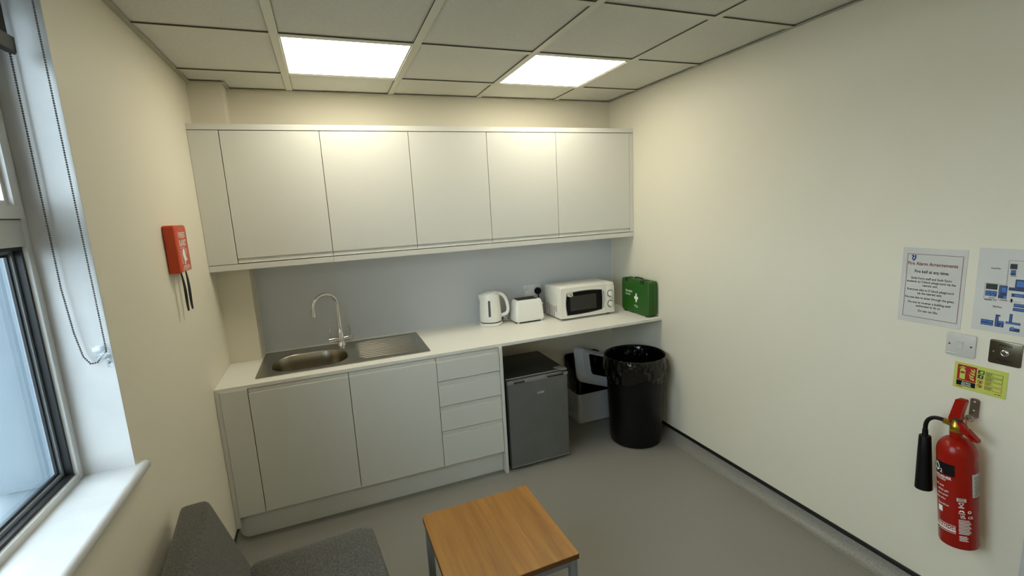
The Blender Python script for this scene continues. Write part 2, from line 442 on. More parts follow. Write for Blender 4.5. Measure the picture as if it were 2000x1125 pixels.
wpart('frame_rail', MB().box(fx0, fx1 + 0.0, WY0 + 0.06, WY1 - 0.032, 0.98, 1.012, 0.003), 'frame_white')
wpart('frame_rail', MB().box(fx0, fx1, WY0 + 0.06, WY1 - 0.032, 2.34, WZ1 - 0.004, 0.003), 'frame_white')
wpart('transom', MB().box(fx0, fx1 + 0.0005, WY0 + 0.06, WY1 - 0.032, 1.672, 1.742, 0.003), 'frame_white')
def ring(y0, y1, z0, z1, w, x0, x1):
    b = MB()
    b.box(x0, x1, y0, y1, z0, z0 + w); b.box(x0, x1, y0, y1, z1 - w, z1)
    b.box(x0, x1, y0, y0 + w, z0 + w, z1 - w); b.box(x0, x1, y1 - w, y1, z0 + w, z1 - w)
    return b
A, B = WY0 + 0.06, WY1 - 0.032
wpart('gasket', ring(A, B, 1.012, 1.672, 0.009, -0.16, -0.133), 'gasket', label='black rubber gasket')
wpart('glazing_bead', ring(A + 0.009, B - 0.009, 1.021, 1.663, 0.009, -0.162, -0.150), 'alu', label='grey metal glazing bead')
wpart('gasket', ring(A + 0.018, B - 0.018, 1.030, 1.654, 0.007, -0.163, -0.157), 'gasket', label='black rubber gasket')
wpart('pane', MB().box(-0.166, -0.160, A + 0.002, B - 0.002, 1.014, 1.670), 'glass')
sash = wpart('sash', ring(A + 0.003, B - 0.002, 1.744, 2.338, 0.034, -0.165, -0.112), 'frame_white', label='white opening sash')
o_ = ring(A + 0.037, B - 0.036, 1.778, 2.304, 0.012, -0.15, -0.124).build('glazing_bead', 'frame_white', sash, 35, wl)
o_ = MB().box(-0.152, -0.146, A + 0.04, B - 0.04, 1.78, 2.30).build('pane', 'glass', sash, 35, wl)
o_ = ring(A + 0.0005, B, 1.742, 2.340, 0.0028, -0.16, -0.124).build('gasket', 'gasket', sash, 35, wl)
# sill board with bullnose front
sp = [(-0.123, 0.963), (0.012, 0.963)] + [(0.016 + 0.015 * math.sin(R(a)), 0.978 - 0.015 * math.cos(R(a))) for a in range(0, 181, 20)] + [(-0.123, 0.993)]
wpart('window_sill', MB().prism(sp, lambda u, v, d: (u, d, v), WY0 - 0.03, WY1 + 0.022).map(lambda x, y, z: (x, min(max(y, WY0 + 0.0005), WY1 - 0.0005) if x < 0.0 else y, z)), 'white_paint', label='white painted sill board with rounded nose')
wpart('outer_sill', MB().box(-0.36, -0.186, WY0 + 0.001, WY1 - 0.001, 0.955, 0.985, 0.004), 'cladding')
tag(MB().box(-14, -0.301, -14, 10, -0.5, -0.4).build('pavement', 'concrete'), 'grey paving outside the window', None, kind='structure')

# door lining at the far end of the right wall
dr = tag(empty('door_1', (W, -2.6, 0)), 'white door lining beside the extinguisher', kind='structure')
MB().box(-0.014, 0.0, -0.024, 0.045, 0, 2.05, 0.004).build('architrave', 'white_paint', dr)
MB().box(-0.004, 0.0, -0.90, -0.024, 0, 2.02).build('door_leaf', 'white_paint', dr)
MB().box(-0.014, 0.0, -0.97, -0.90, 0, 2.05, 0.004).build('architrave', 'white_paint', dr)
MB().box(-0.014, 0.0, -0.97, 0.045, 2.05, 2.12, 0.004).build('architrave', 'white_paint', dr)

# ------------------------------------------------------------------ roller blind, its chain and the chain clip
bl = Thing('roller_blind', 'dark grey roller blind rolled up high in the window reveal', 'blind', (-0.07, (WY0 + WY1) / 2, 2.36))
bl.part('roller', MB().tube([(-0.055, WY0 + 0.03, 2.355), (-0.055, WY1 - 0.03, 2.355)], 0.030, 20), 'blind')
bl.part('fabric', MB().box(-0.0555, -0.0545, WY0 + 0.045, WY1 - 0.062, 2.178, 2.335), 'blind')
bl.part('bottom_bar', MB().prism([(-0.0655, 2.150), (-0.050, 2.144), (-0.0455, 2.150), (-0.0445, 2.185), (-0.0655, 2.185)], lambda u, v, d: (u, d, v), WY0 + 0.042, WY1 - 0.058), 'blind_bar')
bl.part('bracket', MB().box(-0.095, -0.012, WY1 - 0.012, WY1 - 0.0045, 2.31, 2.395, 0.003), 'white_plastic')
bl.part('bracket', MB().box(-0.095, -0.012, WY0 + 0.0045, WY0 + 0.012, 2.31, 2.395, 0.003), 'white_plastic')
bl.part('drive_wheel', MB().tube([(-0.042, WY1 - 0.0225, 2.352), (-0.042, WY1 - 0.013, 2.352)], 0.033, 24), 'white_plastic')
# bead chain loop
yc = WY1 - 0.019
pts = []
def seg(p, q_, n):
    for k in range(n): pts.append(tuple(p[i] + (q_[i] - p[i]) * k / n for i in range(3)))
zt_ = 2.352
seg((-0.075, yc, zt_), (-0.077, yc, 1.55), 180); seg((-0.077, yc, 1.55), (-0.070, yc, 1.42), 30)
seg((-0.070, yc, 1.42), (-0.061, yc, 1.352), 16); seg((-0.061, yc, 1.352), (-0.048, yc, 1.328), 7); seg((-0.048, yc, 1.328), (-0.032, yc - 0.002, 1.330), 5); seg((-0.032, yc - 0.002, 1.330), (-0.005, yc - 0.004, 1.360), 10)
seg((-0.005, yc - 0.004, 1.360), (-0.007, yc, 1.50), 32); seg((-0.007, yc, 1.50), (-0.009, yc, zt_), 200)
# walk the path in bead steps
beads = []; acc = 0.0; step = 0.0063; last = Vector(pts[0])
for p in pts[1:]:
    v = Vector(p); d = (v - last).length
    while acc + d >= step:
        f_ = (step - acc) / d; last = last + (v - last) * f_; beads.append(last.copy()); d = (v - last).length; acc = 0.0
    acc += d; last = v
ch = MB()
for b_ in beads: ch.sphere(b_, 0.0027, 8, 5)
o_ = bl.part('bead_chain', ch, 'chain', label='loop of small metal beads', kind='stuff')
bl.part('chain_cord', MB().tube(pts[::3], 0.0006, 5, False), 'chain')
cl = Thing('chain_clip', 'clear plastic clip holding the blind chain on the reveal', 'clip', (-0.015, WY1 - 0.004, 1.32))
k_ = MB(); k_.box(-0.016, -0.002, WY1 - 0.0075, WY1 - 0.0042, 1.308, 1.345, 0.0012)
cl.part('back_plate', k_, 'clear')
k_ = MB(); k_.box(-0.033, -0.004, WY1 - 0.0125, WY1 - 0.0078, 1.345, 1.378, 0.002); k_.box(-0.033, -0.004, WY1 - 0.034, WY1 - 0.030, 1.345, 1.378, 0.0015); k_.box(-0.034, -0.003, WY1 - 0.034, WY1 - 0.0078, 1.3405, 1.345, 0.001)
cl.part('hook', k_, 'clear')
cl.part('screw', MB().sphere((-0.009, WY1 - 0.0078, 1.322), 0.0022), 'dark_grey')

# ------------------------------------------------------------------ wall cupboards
E_ = [0.144, 0.644, 1.147, 1.649, 2.150, 2.749]
ZT0, ZT1, ZP0, ZP1, ZB0 = 2.195, 2.225, 1.475, 1.505, 1.441
def front(t, x0, x1, z0, z1, yf, recess, name='door', m='cab', h=0.030):
    """handleless front: slab with a scooped finger pull along one edge; recess 'top' or 'bottom'"""
    g = 0.0016
    if recess == 'bottom': za, zb, ra, rb = z0 + h, z1 - 0.002, z0 + 0.003, z0 + h
    else: za, zb, ra, rb = z0 + 0.0015, z1 - h, z1 - h, z1 - 0.003
    d = t.part(name, MB().box(x0 + g, x1 - g, yf, yf + 0.018, za, zb, 0.0008, 1), m)
    p = MB()
    if recess == 'bottom': prof = [(yf + 0.018, ra), (yf + 0.003, ra), (yf + 0.010, rb), (yf + 0.018, rb)]
    else: prof = [(yf + 0.018, ra), (yf + 0.010, ra), (yf + 0.004, rb), (yf + 0.018, rb)]
    p.prism(prof, lambda u, v, dd: (dd, u, v), x0 + g, x1 - g)
    o = p.build('finger_pull', m, d, 35, t.loc)
    return d
def carcass(t, x0, x1, y0, y1, z0, z1, open_top=False):
    b = MB(); th = 0.016
    b.box(x0, x0 + th, y0, y1, z0, z1); b.box(x1 - th, x1, y0, y1, z0, z1)
    b.box(x0 + th, x1 - th, y0, y1, z0, z0 + th); b.box(x0 + th, x1 - th, y1 - 0.006, y1, z0 + th, z1)
    if not open_top: b.box(x0 + th, x1 - th, y0, y1 - 0.006, z1 - th, z1)
    t.part('carcass', b, 'carcass')
wl_labels = ['pale grey wall cupboard with one door above the sink bowl, next to the filler panel', 'pale grey wall cupboard with one door above the sink drainer', 'pale grey wall cupboard with one door above the bare stretch of worktop', 'pale grey wall cupboard with one door above the kettle and toaster', 'widest pale grey wall cupboard with one door above the microwave']
for i in range(5):
    x0, x1 = E_[i], E_[i + 1]
    t = Thing('wall_cupboard', wl_labels[i], 'cupboard', ((x0 + x1) / 2, -0.15, ZP0), group='wall cupboards over the worktop')
    yb = COLY - 0.002 if i == 0 else -0.001
    carcass(t, x0 + 0.0008, x1 - 0.0008, UF + 0.0195, yb, ZP0 + 0.0005, ZT0 - 0.0005)
    front(t, x0, x1, ZP0, ZT0 - 0.002, UF, 'bottom')
def lboard(x0, x1, z0, z1, yf, bev=0.0012):
    if x0 < COLX:
        pts = [(x0, yf), (x1, yf), (x1, -0.001)] + ([(COLX + 0.001, -0.001), (COLX + 0.001, COLY - 0.001), (x0, COLY - 0.001)] if x1 > COLX else [(x0, COLY - 0.001)])
        b = MB().prism(pts, lambda u, v, d: (u, v, d), z0, z1)
    else:
        b = MB().box(x0, x1, yf, -0.001, z0, z1)
    return b
tag(lboard(0.001, W - 0.001, ZT0, ZT1, UF - 0.002).build('cornice_board', 'cab'), 'long pale board capping the wall cupboards', 'board')
tag(lboard(0.001, E_[1] - 0.0008, ZB0, ZP0 - 0.002, UF - 0.001).build('pelmet_board', 'cab'), 'short pale board under the wall cupboard nearest the red fire blanket', 'board', 'boards under the wall cupboards')
tag(lboard(E_[1] + 0.0008, W - 0.001, ZB0, ZP0 - 0.002, UF - 0.001).build('pelmet_board', 'cab'), 'long pale board under the four wall cupboards on the microwave side', 'board', 'boards under the wall cupboards')
tag(MB().box(0.001, E_[0] - 0.002, UF - 0.0, UF + 0.018, ZP0 + 0.001, ZT0 - 0.003, 0.0008, 1).build('filler_panel', 'cab'), 'tall pale filler panel beside the wall cupboards, above the corner column', 'panel')
tag(MB().box(E_[5] + 0.001, W - 0.001, UF + 0.001, UF + 0.019, ZP0 + 0.001, ZT0 - 0.003, 0.0008, 1).build('filler_panel', 'cab'), 'narrow pale filler strip between the widest wall cupboard and the cream wall', 'panel')

# ------------------------------------------------------------------ base units
B_ = [0.150, 0.645, 1.138, 1.534]
ZK = 0.152
t = Thing('sink_cabinet', 'pale grey base cupboard with two handleless doors under the sink', 'cupboard', (0.64, -0.4, ZK))
carcass(t, B_[0] + 0.001, B_[2] - 0.001, DF + 0.0195, -0.155, ZK, WB - 0.001, open_top=True)
front(t, B_[0], B_[1], ZK, WB - 0.001, DF, 'top', h=0.024)
front(t, B_[1], B_[2], ZK, WB - 0.001, DF, 'top', h=0.024)
t = Thing('drawer_cabinet', 'pale grey base unit with four handleless drawers beside the fridge', 'drawers', (1.336, -0.4, ZK))
carcass(t, B_[2] + 0.001, B_[3] - 0.001, DF + 0.0195, -0.02, ZK, WB - 0.001)
for z0, z1 in ((0.701, WB - 0.001), (0.5415, 0.701), (0.381, 0.5415), (ZK, 0.381)):
    front(t, B_[2], B_[3], z0, z1, DF, 'top', 'drawer_front', h=0.031)
tag(MB().box(0.024, B_[0] - 0.0022, DF, DF + 0.018, ZK, WB - 0.001, 0.0008, 1).build('filler_panel', 'cab'), 'tall pale filler panel between the sink cupboard and the window wall', 'panel')
tag(MB().box(0.001, 0.0225, DF + 0.004, DF + 0.022, 0.09, WB - 0.001, 0.0008, 1).build('scribe_strip', 'cab'), 'thin pale scribe strip against the window wall under the worktop', 'strip')
tag(MB().box(0.004, B_[3] - 0.001, -0.578, -0.560, 0.0, ZK - 0.001, 0.0008, 1).build('plinth', 'cab'), 'pale plinth board set back under the base units', 'plinth')
tag(MB().box(B_[3] + 0.001, B_[3] + 0.021, -0.632, -0.02, 0.0, WB - 0.0005, 0.0008, 1).build('end_panel', 'cab'), 'upright pale end panel between drawers and fridge', 'panel')

# worktop with a cut-out for the sink
def plate_with_hole(outer, inner, z0, z1):
    b = MB(); bm = b.bm
    def side(z):
        vo = [bm.verts.new((x, y, z)) for x, y in outer]; vi = [bm.verts.new((x, y, z)) for x, y in inner]
        eo = [bm.edges.new((vo[i], vo[(i + 1) % len(vo)])) for i in range(len(vo))]; ei = [bm.edges.new((vi[i], vi[(i + 1) % len(vi)])) for i in range(len(vi))]
        bmesh.ops.triangle_fill(bm, edges=eo + ei, use_beauty=True)
        return vo, vi
    a, ai = side(z0); c, ci = side(z1)
    for p, q_ in ((a, c), (ai, ci)):
        for i in range(len(p)):
            j = (i + 1) % len(p); bm.faces.new((p[i], p[j], q_[j], q_[i]))
    return b
wt_outer = [(0.001, WF), (W - 0.001, WF), (W - 0.001, -0.0062), (COLX + 0.001, -0.0062), (COLX + 0.001, COLY - 0.001), (0.001, COLY - 0.001)]
hole = rrect(0.205, 1.10, -0.52, -0.075, 0.03, 3)
wt = plate_with_hole(wt_outer, hole, WB, WT).build('worktop', 'worktop', None, 30)
tag(wt, 'long off-white laminate worktop running from wall to wall', 'worktop')

# ------------------------------------------------------------------ inset sink and tap
SX0, SX1, SY0, SY1 = 0.178, 1.128, -0.545, -0.045
t = Thing('sink', 'stainless steel inset sink with one bowl and a ribbed drainer', 'sink', (0.65, -0.3, WT + 0.0005))
bowl_loop = rrect(0.236, 0.662, -0.505, -0.165, (0.13, 0.15, 0.15, 0.13), 10)
outer_loop = rrect(SX0, SX1, SY0, SY1, 0.012, 4)
deck = plate_with_hole(outer_loop, bowl_loop, WT + 0.0006, WT + 0.0045)
t.part('deck', deck, 'steel', smooth=30)
rim = MB()
def off(loop, d):
    cx = sum(p[0] for p in loop) / len(loop); cy = sum(p[1] for p in loop) / len(loop); out = []
    n = len(loop)
    for i in range(n):
        a, b, c = Vector(loop[i - 1]), Vector(loop[i]), Vector(loop[(i + 1) % n])
        tg = (c - a).normalized(); nn = Vector((-tg.y, tg.x)); out.append(tuple(b + nn * d))
    return out
loops = []
for d, z in ((-0.002, 0.0046), (0.0, 0.0052), (0.004, 0.004), (0.007, -0.004), (0.012, -0.06), (0.018, -0.12), (0.030, -0.143), (0.055, -0.150), (0.09, -0.153)):
    loops.append([(x, y, WT + z) for x, y in off(bowl_loop, d)])
bw = MB().loft(loops, cap0=False, cap1=True)
t.part('bowl', bw, 'bowl', smooth=60)
t.part('waste', MB().lathe([(0.045, 0), (0.043, 0.003), (0.034, 0.003), (0.03, 0.0), (0.0305, -0.004)], (0.45, -0.335, WT - 0.1532), 28), 'chrome')
t.part('overflow', MB().lathe([(0.012, 0), (0.011, 0.004), (0.003, 0.004)], (0, 0, 0), 16).map(lambda x, y, z: (0.649 - z * 1.0, -0.345 + x, WT - 0.04 + y)), 'chrome')
ln = MB().box(SX0 + 0.022, SX1 - 0.022, SY0 + 0.016, SY0 + 0.0185, WT + 0.0045, WT + 0.0058)
ln.box(SX0 + 0.022, SX1 - 0.022, SY1 - 0.0185, SY1 - 0.016, WT + 0.0045, WT + 0.0058); ln.box(SX0 + 0.02, SX0 + 0.0225, SY0 + 0.018, SY1 - 0.018, WT + 0.0045, WT + 0.0058)
t.part('raised_edge', ln, 'steel')
for k in range(11):
    y = -0.470 + k * 0.036
    x0 = 0.715 + (0.02 if k in (0, 10) else 0)
    rb = MB().tube([(x0, y, WT - 0.001), (x0 + 0.02, y, WT + 0.0016), (1.055, y, WT + 0.0016), (1.075, y, WT - 0.001)], 0.0062, 10)
    t.part('drainer_rib', rb, 'steel')

TX, TY = 0.632, -0.112
t = Thing('mixer_tap', 'chrome swan-neck mixer tap with two pin levers behind the sink bowl', 'tap', (TX, TY, WT + 0.0045))
zb = WT + 0.0045
t.part('body', MB().lathe([(0.027, 0), (0.027, 0.006), (0.024, 0.012), (0.022, 0.03), (0.0205, 0.05), (0.018, 0.085), (0.0145, 0.112), (0.0125, 0.116)], (TX, TY, zb), 28), 'chrome')
sd = Vector((-0.90, -0.43, 0)).normalized(); rr_ = 0.079
path = [(TX, TY, zb + 0.11), (TX, TY, 1.06), (TX, TY, 1.145)]
for k in range(1, 19):
    a = R(10 * k); path.append((TX + sd.x * rr_ * (1 - math.cos(a)), TY + sd.y * rr_ * (1 - math.cos(a)), 1.150 + 0.080 * math.sin(a)))
path.append((TX + sd.x * 2 * rr_, TY + sd.y * 2 * rr_, 1.125)); path.append((TX + sd.x * 2 * rr_, TY + sd.y * 2 * rr_, 1.108))
t.part('spout', MB().tube(path, 0.0105, 16), 'chrome', smooth=60)
t.part('aerator', MB().lathe([(0.0115, 0), (0.0115, 0.016), (0.010, 0.017)], (TX + sd.x * 2 * rr_, TY + sd.y * 2 * rr_, 1.098), 18), 'chrome')
ad_ = Vector((0.985, 0.17, 0)).normalized()
for sgn in (-1, 1):
    a = Vector((TX, TY, zb + 0.047)) + ad_ * 0.012 * sgn; b = Vector((TX, TY, zb + 0.047)) + ad_ * 0.076 * sgn
    arm = t.part('valve_arm', MB().tube([a, a + (b - a) * 0.5, a + (b - a) * 0.52, b], [0.0115, 0.0125, 0.014, 0.014], 18), 'chrome')
    p = Vector((TX, TY, zb + 0.047)) + ad_ * 0.066 * sgn
    MB().tube([p + Vector((0, 0, 0.012)), p + Vector((0, 0, 0.035)) + ad_ * -0.002 * sgn, p + Vector((0, 0, 0.078)) + ad_ * -0.004 * sgn], [0.003, 0.0036, 0.0045], 10).build('lever', 'chrome', arm, 60, t.loc)

# ------------------------------------------------------------------ kettle
KX, KY = 1.664, -0.115
t = Thing('kettle', 'white plastic jug kettle with grey water window on its base', 'kettle', (KX, KY, WT + 0.0005))
z0 = WT + 0.0005
t.part('power_base', MB().lathe([(0.080, 0), (0.083, 0.003), (0.083, 0.012), (0.078, 0.019), (0.06, 0.021)], (KX, KY, z0), 48), 'white_plastic')
t.part('base_gap', MB().lathe([(0.074, 0.021), (0.074, 0.026)], (KX, KY, z0), 40), 'dark_grey')
prof = [(0.070, 0.026), (0.077, 0.029), (0.0795, 0.038), (0.0795, 0.06), (0.0775, 0.11), (0.0735, 0.17), (0.069, 0.222), (0.067, 0.228)]
body = MB().lathe(prof, (KX, KY, z0), 56)
def spout_pull(x, y, z):
    dx, dy = x - KX, y - KY; h = (z - z0 - 0.175) / 0.05
    if h > 0:
        a = math.atan2(dy, dx); da = abs((a - PI * 1.0 + PI) % (2 * PI) - PI)
        w = max(0, 1 - da / 0.42) * min(h, 1)
        x -= 0.020 * w
    return (x, y, z)
body.map(spout_pull)
kb = t.part('body', body, 'white_plastic', smooth=50)
lidp = MB().lathe([(0.066, 0.228), (0.064, 0.233), (0.05, 0.240), (0.02, 0.243)], (KX, KY, z0), 48)
lidp.map(lambda x, y, z: (x, y, z + 0.004 * (x - KX) / 0.06))
t.part('lid', lidp, 'white_plastic', smooth=60)
t.part('seam', MB().lathe([(0.0798, 0.048), (0.0798, 0.0492)], (KX, KY, z0), 48, False, False), 'socket')
hx = Vector((0.96, -0.28, 0)).normalized()
def kp(r, z): return (KX + hx.x * r, KY + hx.y * r, z0 + z)
hp = [kp(0.052, 0.222), kp(0.074, 0.224), kp(0.095, 0.212), kp(0.113, 0.187), kp(0.124, 0.155), kp(0.129, 0.12), kp(0.127, 0.092), kp(0.118, 0.078), kp(0.10, 0.069), kp(0.070, 0.062)]
# smooth the handle path
def smooth_path(P, n=6):
    P = [Vector(p) for p in P]; out = []
    for i in range(len(P) - 1):
        p0, p1, p2, p3 = P[max(i - 1, 0)], P[i], P[i + 1], P[min(i + 2, len(P) - 1)]
        for k in range(n):
            s = k / n
            out.append(0.5 * ((2 * p1) + (-p0 + p2) * s + (2 * p0 - 5 * p1 + 4 * p2 - p3) * s * s + (-p0 + 3 * p1 - 3 * p2 + p3) * s ** 3))
    out.append(P[-1]); return out
t.part('handle', MB().tube(smooth_path(hp), 0.0125, 14), 'white_plastic', smooth=60)
wa = math.atan2(-0.86, -0.36)
wv = MB()
def kc(u, v, d=0.0):
    a = wa + u / 0.078; r = 0.0795 - max(0, (v - 0.06)) * 0.062 + 0.0012 + d
    return (KX + r * math.cos(a), KY + r * math.sin(a), z0 + v)
lp = rrect(-0.0085, 0.0085, 0.070, 0.188, 0.008, 5)
wv.loft([[kc(u, v, -0.003) for u, v in lp], [kc(u, v, 0) for u, v in lp]])
ww = t.part('water_window', wv, 'dark_grey', label='grey water level window')
sw = MB(); sw.tube([kp(0.078, 0.040), kp(0.090, 0.036)], 0.007, 10); t.part('switch', sw, 'black')
# coiled flex and spare plug beside the kettle
fl = smooth_path([kp(0.083, 0.010), (1.752, -0.10, z0 + 0.006), (1.775, -0.075, z0 + 0.004), (1.80, -0.05, z0 + 0.012), (1.80, -0.035, z0 + 0.035), (1.775, -0.03, z0 + 0.045), (1.77, -0.05, z0 + 0.03), (1.79, -0.07, z0 + 0.008), (1.83, -0.055, z0 + 0.006), (1.88, -0.045, z0 + 0.02), (1.95, -0.04, z0 + 0.09), (1.985, -0.035, 1.03), (1.995, -0.032, 1.045)])
t.part('flex', MB().tube(fl, 0.0032, 8), 'socket', smooth=60, label='pale flex looped beside the kettle')
pl = MB(); pl.prism(rrect(-0.022, 0.022, -0.02, 0.02, 0.008, 4), lambda u, v, d: (1.783 + u * 0.8 + d * 0.5, -0.088 + u * 0.4 - d * 0.8, z0 + 0.032 + v), -0.008, 0.014)
spare = Thing('loose_plug', 'white plug lying against the wall between kettle and toaster', 'plug', (1.783, -0.088, z0 + 0.012))
spare.part('body', pl, 'socket')
pp = MB()
for dx, dz in ((0, 0.01), (-0.01, -0.008), (0.01, -0.006)):
    pp.box(1.790 + dx - 0.003, 1.790 + dx + 0.003, -0.112, -0.098, z0 + 0.032 + dz - 0.002, z0 + 0.032 + dz + 0.002)
spare.part('pin', pp, 'slot', label='dark plug pins')

# ------------------------------------------------------------------ double socket with two plugs
t = Thing('double_socket', 'white double wall socket on the splashback behind the toaster', 'socket', (2.044, -0.006, 1.024))
t.part('face_plate', MB().prism(rrect(1.970, 2.118, 1.025, 1.112, 0.006, 3), lambda u, v, d: (u, d, v), -0.006, -0.015), 'socket')
for cx in (2.012, 2.076):
    t.part('rocker', MB().box(cx - 0.005, cx + 0.005, -0.0185, -0.015, 1.088, 1.103, 0.001), 'socket')
    t.part('screw', MB().sphere((cx + (0.0 if cx > 2.04 else 0.0), -0.0155, 1.0315), 0.0018), 'dark_grey')
p1 = Thing('plug', 'white plug in the double socket beside a black one', 'plug', (2.003, -0.015, 1.03))
p1.part('body', MB().prism(rrect(1.979, 2.027, 1.030, 1.078, (0.016, 0.02, 0.02, 0.016), 5), lambda u, v, d: (u, d, v), -0.0152, -0.034), 'socket')
p2 = Thing('plug', 'black plug in the double socket beside a white one', 'plug', (2.090, -0.015, 1.03))
p2.part('body', MB().lathe([(0.027, 0), (0.027, 0.014), (0.023, 0.022), (0.012, 0.024)], (0, 0, 0), 28).map(lambda x, y, z: (2.090 + x, -0.0152 - z, 1.058 + y)), 'black')
p2.part('flex', MB().tube(smooth_path([(2.090, -0.028, 1.035), (2.090, -0.030, 1.01), (2.093, -0.032, 0.97), (2.11, -0.035, 0.90), (2.13, -0.04, 0.885)]), 0.005, 8), 'black')

# ------------------------------------------------------------------ toaster
t = Thing('toaster', 'white two-slice toaster standing between kettle and microwave', 'toaster', (1.932, -0.16, WT + 0.0005))
z0 = WT + 0.0005
tx0, tx1, ty0, ty1 = 1.818, 2.047, -0.232, -0.092
loops = []
for f_, z in ((0.004, 0.012), (0.0, 0.016), (0.0, 0.03), (0.004, 0.08), (0.009, 0.13), (0.014, 0.152), (0.020, 0.162), (0.028, 0.1665)):
    g_ = f_ * 0.75
    loops.append([(u, v, z0 + z) for u, v in rrect(tx0 + f_, tx1 - f_, ty0 + g_, ty1 - g_, 0.026 - 0.3 * f_, 6)])
t.part('body', MB().loft(loops), 'white_plastic', smooth=40)
t.part('slot_surround', MB().prism(rrect(tx0 + 0.030, tx1 - 0.040, ty0 + 0.028, ty1 - 0.028, 0.010, 4), lambda u, v, d: (u, v, d), z0 + 0.1664, z0 + 0.1685), 'slot', label='dark recess of the bread slots')
gd = MB()
for yy in (ty0 + 0.031, ty0 + 0.068, ty1 - 0.031): gd.tube([(tx0 + 0.036, yy, z0 + 0.1692), (tx1 - 0.046, yy, z0 + 0.1692)], 0.0022, 6)
t.part('guard_wire', gd, 'element')
t.part('lever', MB().box(tx1 - 0.002, tx1 + 0.014, -0.178, -0.148, z0 + 0.112, z0 + 0.124, 0.003), 'white_plastic')
ft = [(tx0 + 0.022, ty0 + 0.020), (tx0 + 0.022, ty1 - 0.02), (tx1 - 0.022, ty0 + 0.020), (tx1 - 0.022, ty1 - 0.02)]
for x, y in ft: t.part('foot', MB().lathe([(0.009, 0), (0.011, 0.013)], (x, y, z0), 12), 'white_plastic')
t.part('base_plate', MB().box(tx0 + 0.012, tx1 - 0.012, ty0 + 0.012, ty1 - 0.012, z0 + 0.006, z0 + 0.0125), 'slot')

# ------------------------------------------------------------------ microwave
t = Thing('microwave', 'white microwave oven with black door window and two dials', 'microwave', (2.353, -0.2, WT + 0.0005))
mx0, mx1, my0, my1, mz0, mz1 = 2.130, 2.577, -0.322, -0.062, WT + 0.013, 1.114
t.part('casing', MB().box(mx0, mx1, my0, my1, mz0, mz1, 0.004), 'mw')
dsp = 2.503
def mf(u, v, d=0.0): return (u, my0 - d, v)
dpoly = [(mx0 + 0.002, mz0 + 0.003)] + [(mx0 + 0.002 + (dsp - mx0 - 0.003) * k / 8, mz0 + 0.003) for k in range(1, 9)] + [(dsp - 0.001, mz1 - 0.028), (dsp - 0.001, mz1 - 0.028)] 
door = t.part('door', MB().prism(rrect(mx0 + 0.001, dsp - 0.001, mz0 + 0.003, mz1 - 0.003, 0.004, 2), lambda u, v, d: mf(u, v, d), 0.0005, 0.014), 'mw')
# curved window outline
def bowed(u0, u1, v0, v1, bow_t, bow_l, n=10, rc=0.0):
    P = []
    for k in range(n + 1):
        s = k / n; P.append((u0 + (u1 - u0) * s, v0 - bow_t * 4 * s * (1 - s) * 0.6 + 0.012 * s))
    for k in range(1, n):
        s = k / n; P.append((u1 + 0.004 * math.sin(PI * s), v0 + 0.012 + (v1 - v0 - 0.012) * s))
    for k in range(n + 1):
        s = 1 - k / n; P.append((u0 + (u1 - u0) * s, v1 + bow_t * 4 * s * (1 - s)))
    for k in range(1, n):
        s = 1 - k / n; P.append((u0 - bow_l * math.sin(PI * s), v0 + (v1 - v0) * s))
    return P
wp = bowed(2.176, 2.466, 0.912, 1.070, 0.010, 0.009)
cx_, cy_ = 2.321, 0.991
rim_ = MB().prism([(cx_ + (u - cx_) * 1.035, cy_ + (v - cy_) * 1.05) for u, v in wp], lambda u, v, d: mf(u, v, d), 0.014, 0.0158)
rim_.build('window_trim', 'silver', door, 35, t.loc)
MB().prism(wp, lambda u, v, d: mf(u, v, d), 0.0158, 0.0166).build('window', 'black_gloss', door, 35, t.loc)
MB().prism(rrect(2.200, 2.418, 0.940, 1.049, 0.006, 3), lambda u, v, d: mf(u, v, d), 0.0166, 0.0172).build('screen', 'mesh_win', door, 35, t.loc)
MB().prism([(2.470, 0.928), (2.480, 0.934), (2.487, 0.99), (2.485, 1.05), (2.476, 1.066), (2.474, 1.05), (2.478, 0.99)], lambda u, v, d: mf(u, v, d), 0.014, 0.022).build('handle', 'silver', door, 35, t.loc)
st = MB().prism([(2.178, 1.052), (2.193, 1.048), (2.196, 1.044), (2.224, 1.049), (2.222, 1.084), (2.176, 1.080)], lambda u, v, d: mf(u, v, d), 0.0166, 0.0175)
so = st.build('sticker', 'paper', door, 35, t.loc)
so['label'] = 'small white and yellow energy sticker'
sk = MB(); sk.prism([(2.190, 1.064), (2.214, 1.067), (2.213, 1.076), (2.189, 1.073)], lambda u, v, d: mf(u, v, d), 0.0175, 0.0177); sk.build('sticker', mat('sticker_yellow', lin(196, 186, 120), 0.5), door, 35, t.loc)
sk = MB(); sk.prism([(2.201, 1.055), (2.213, 1.057), (2.2125, 1.063), (2.2005, 1.061)], lambda u, v, d: mf(u, v, d), 0.0175, 0.0178); sk.build('sticker', 'ink', door, 35, t.loc)
pan = t.part('control_panel', MB().box(dsp + 0.001, mx1 - 0.0, my0 - 0.013, my0 - 0.0005, mz0 + 0.003, mz1 - 0.024, 0.0025), 'mw')
t.part('panel_top', MB().box(dsp + 0.001, mx1 - 0.003, my0 - 0.010, my0 - 0.0005, mz1 - 0.0235, mz1 - 0.003, 0.0015), 'mw')
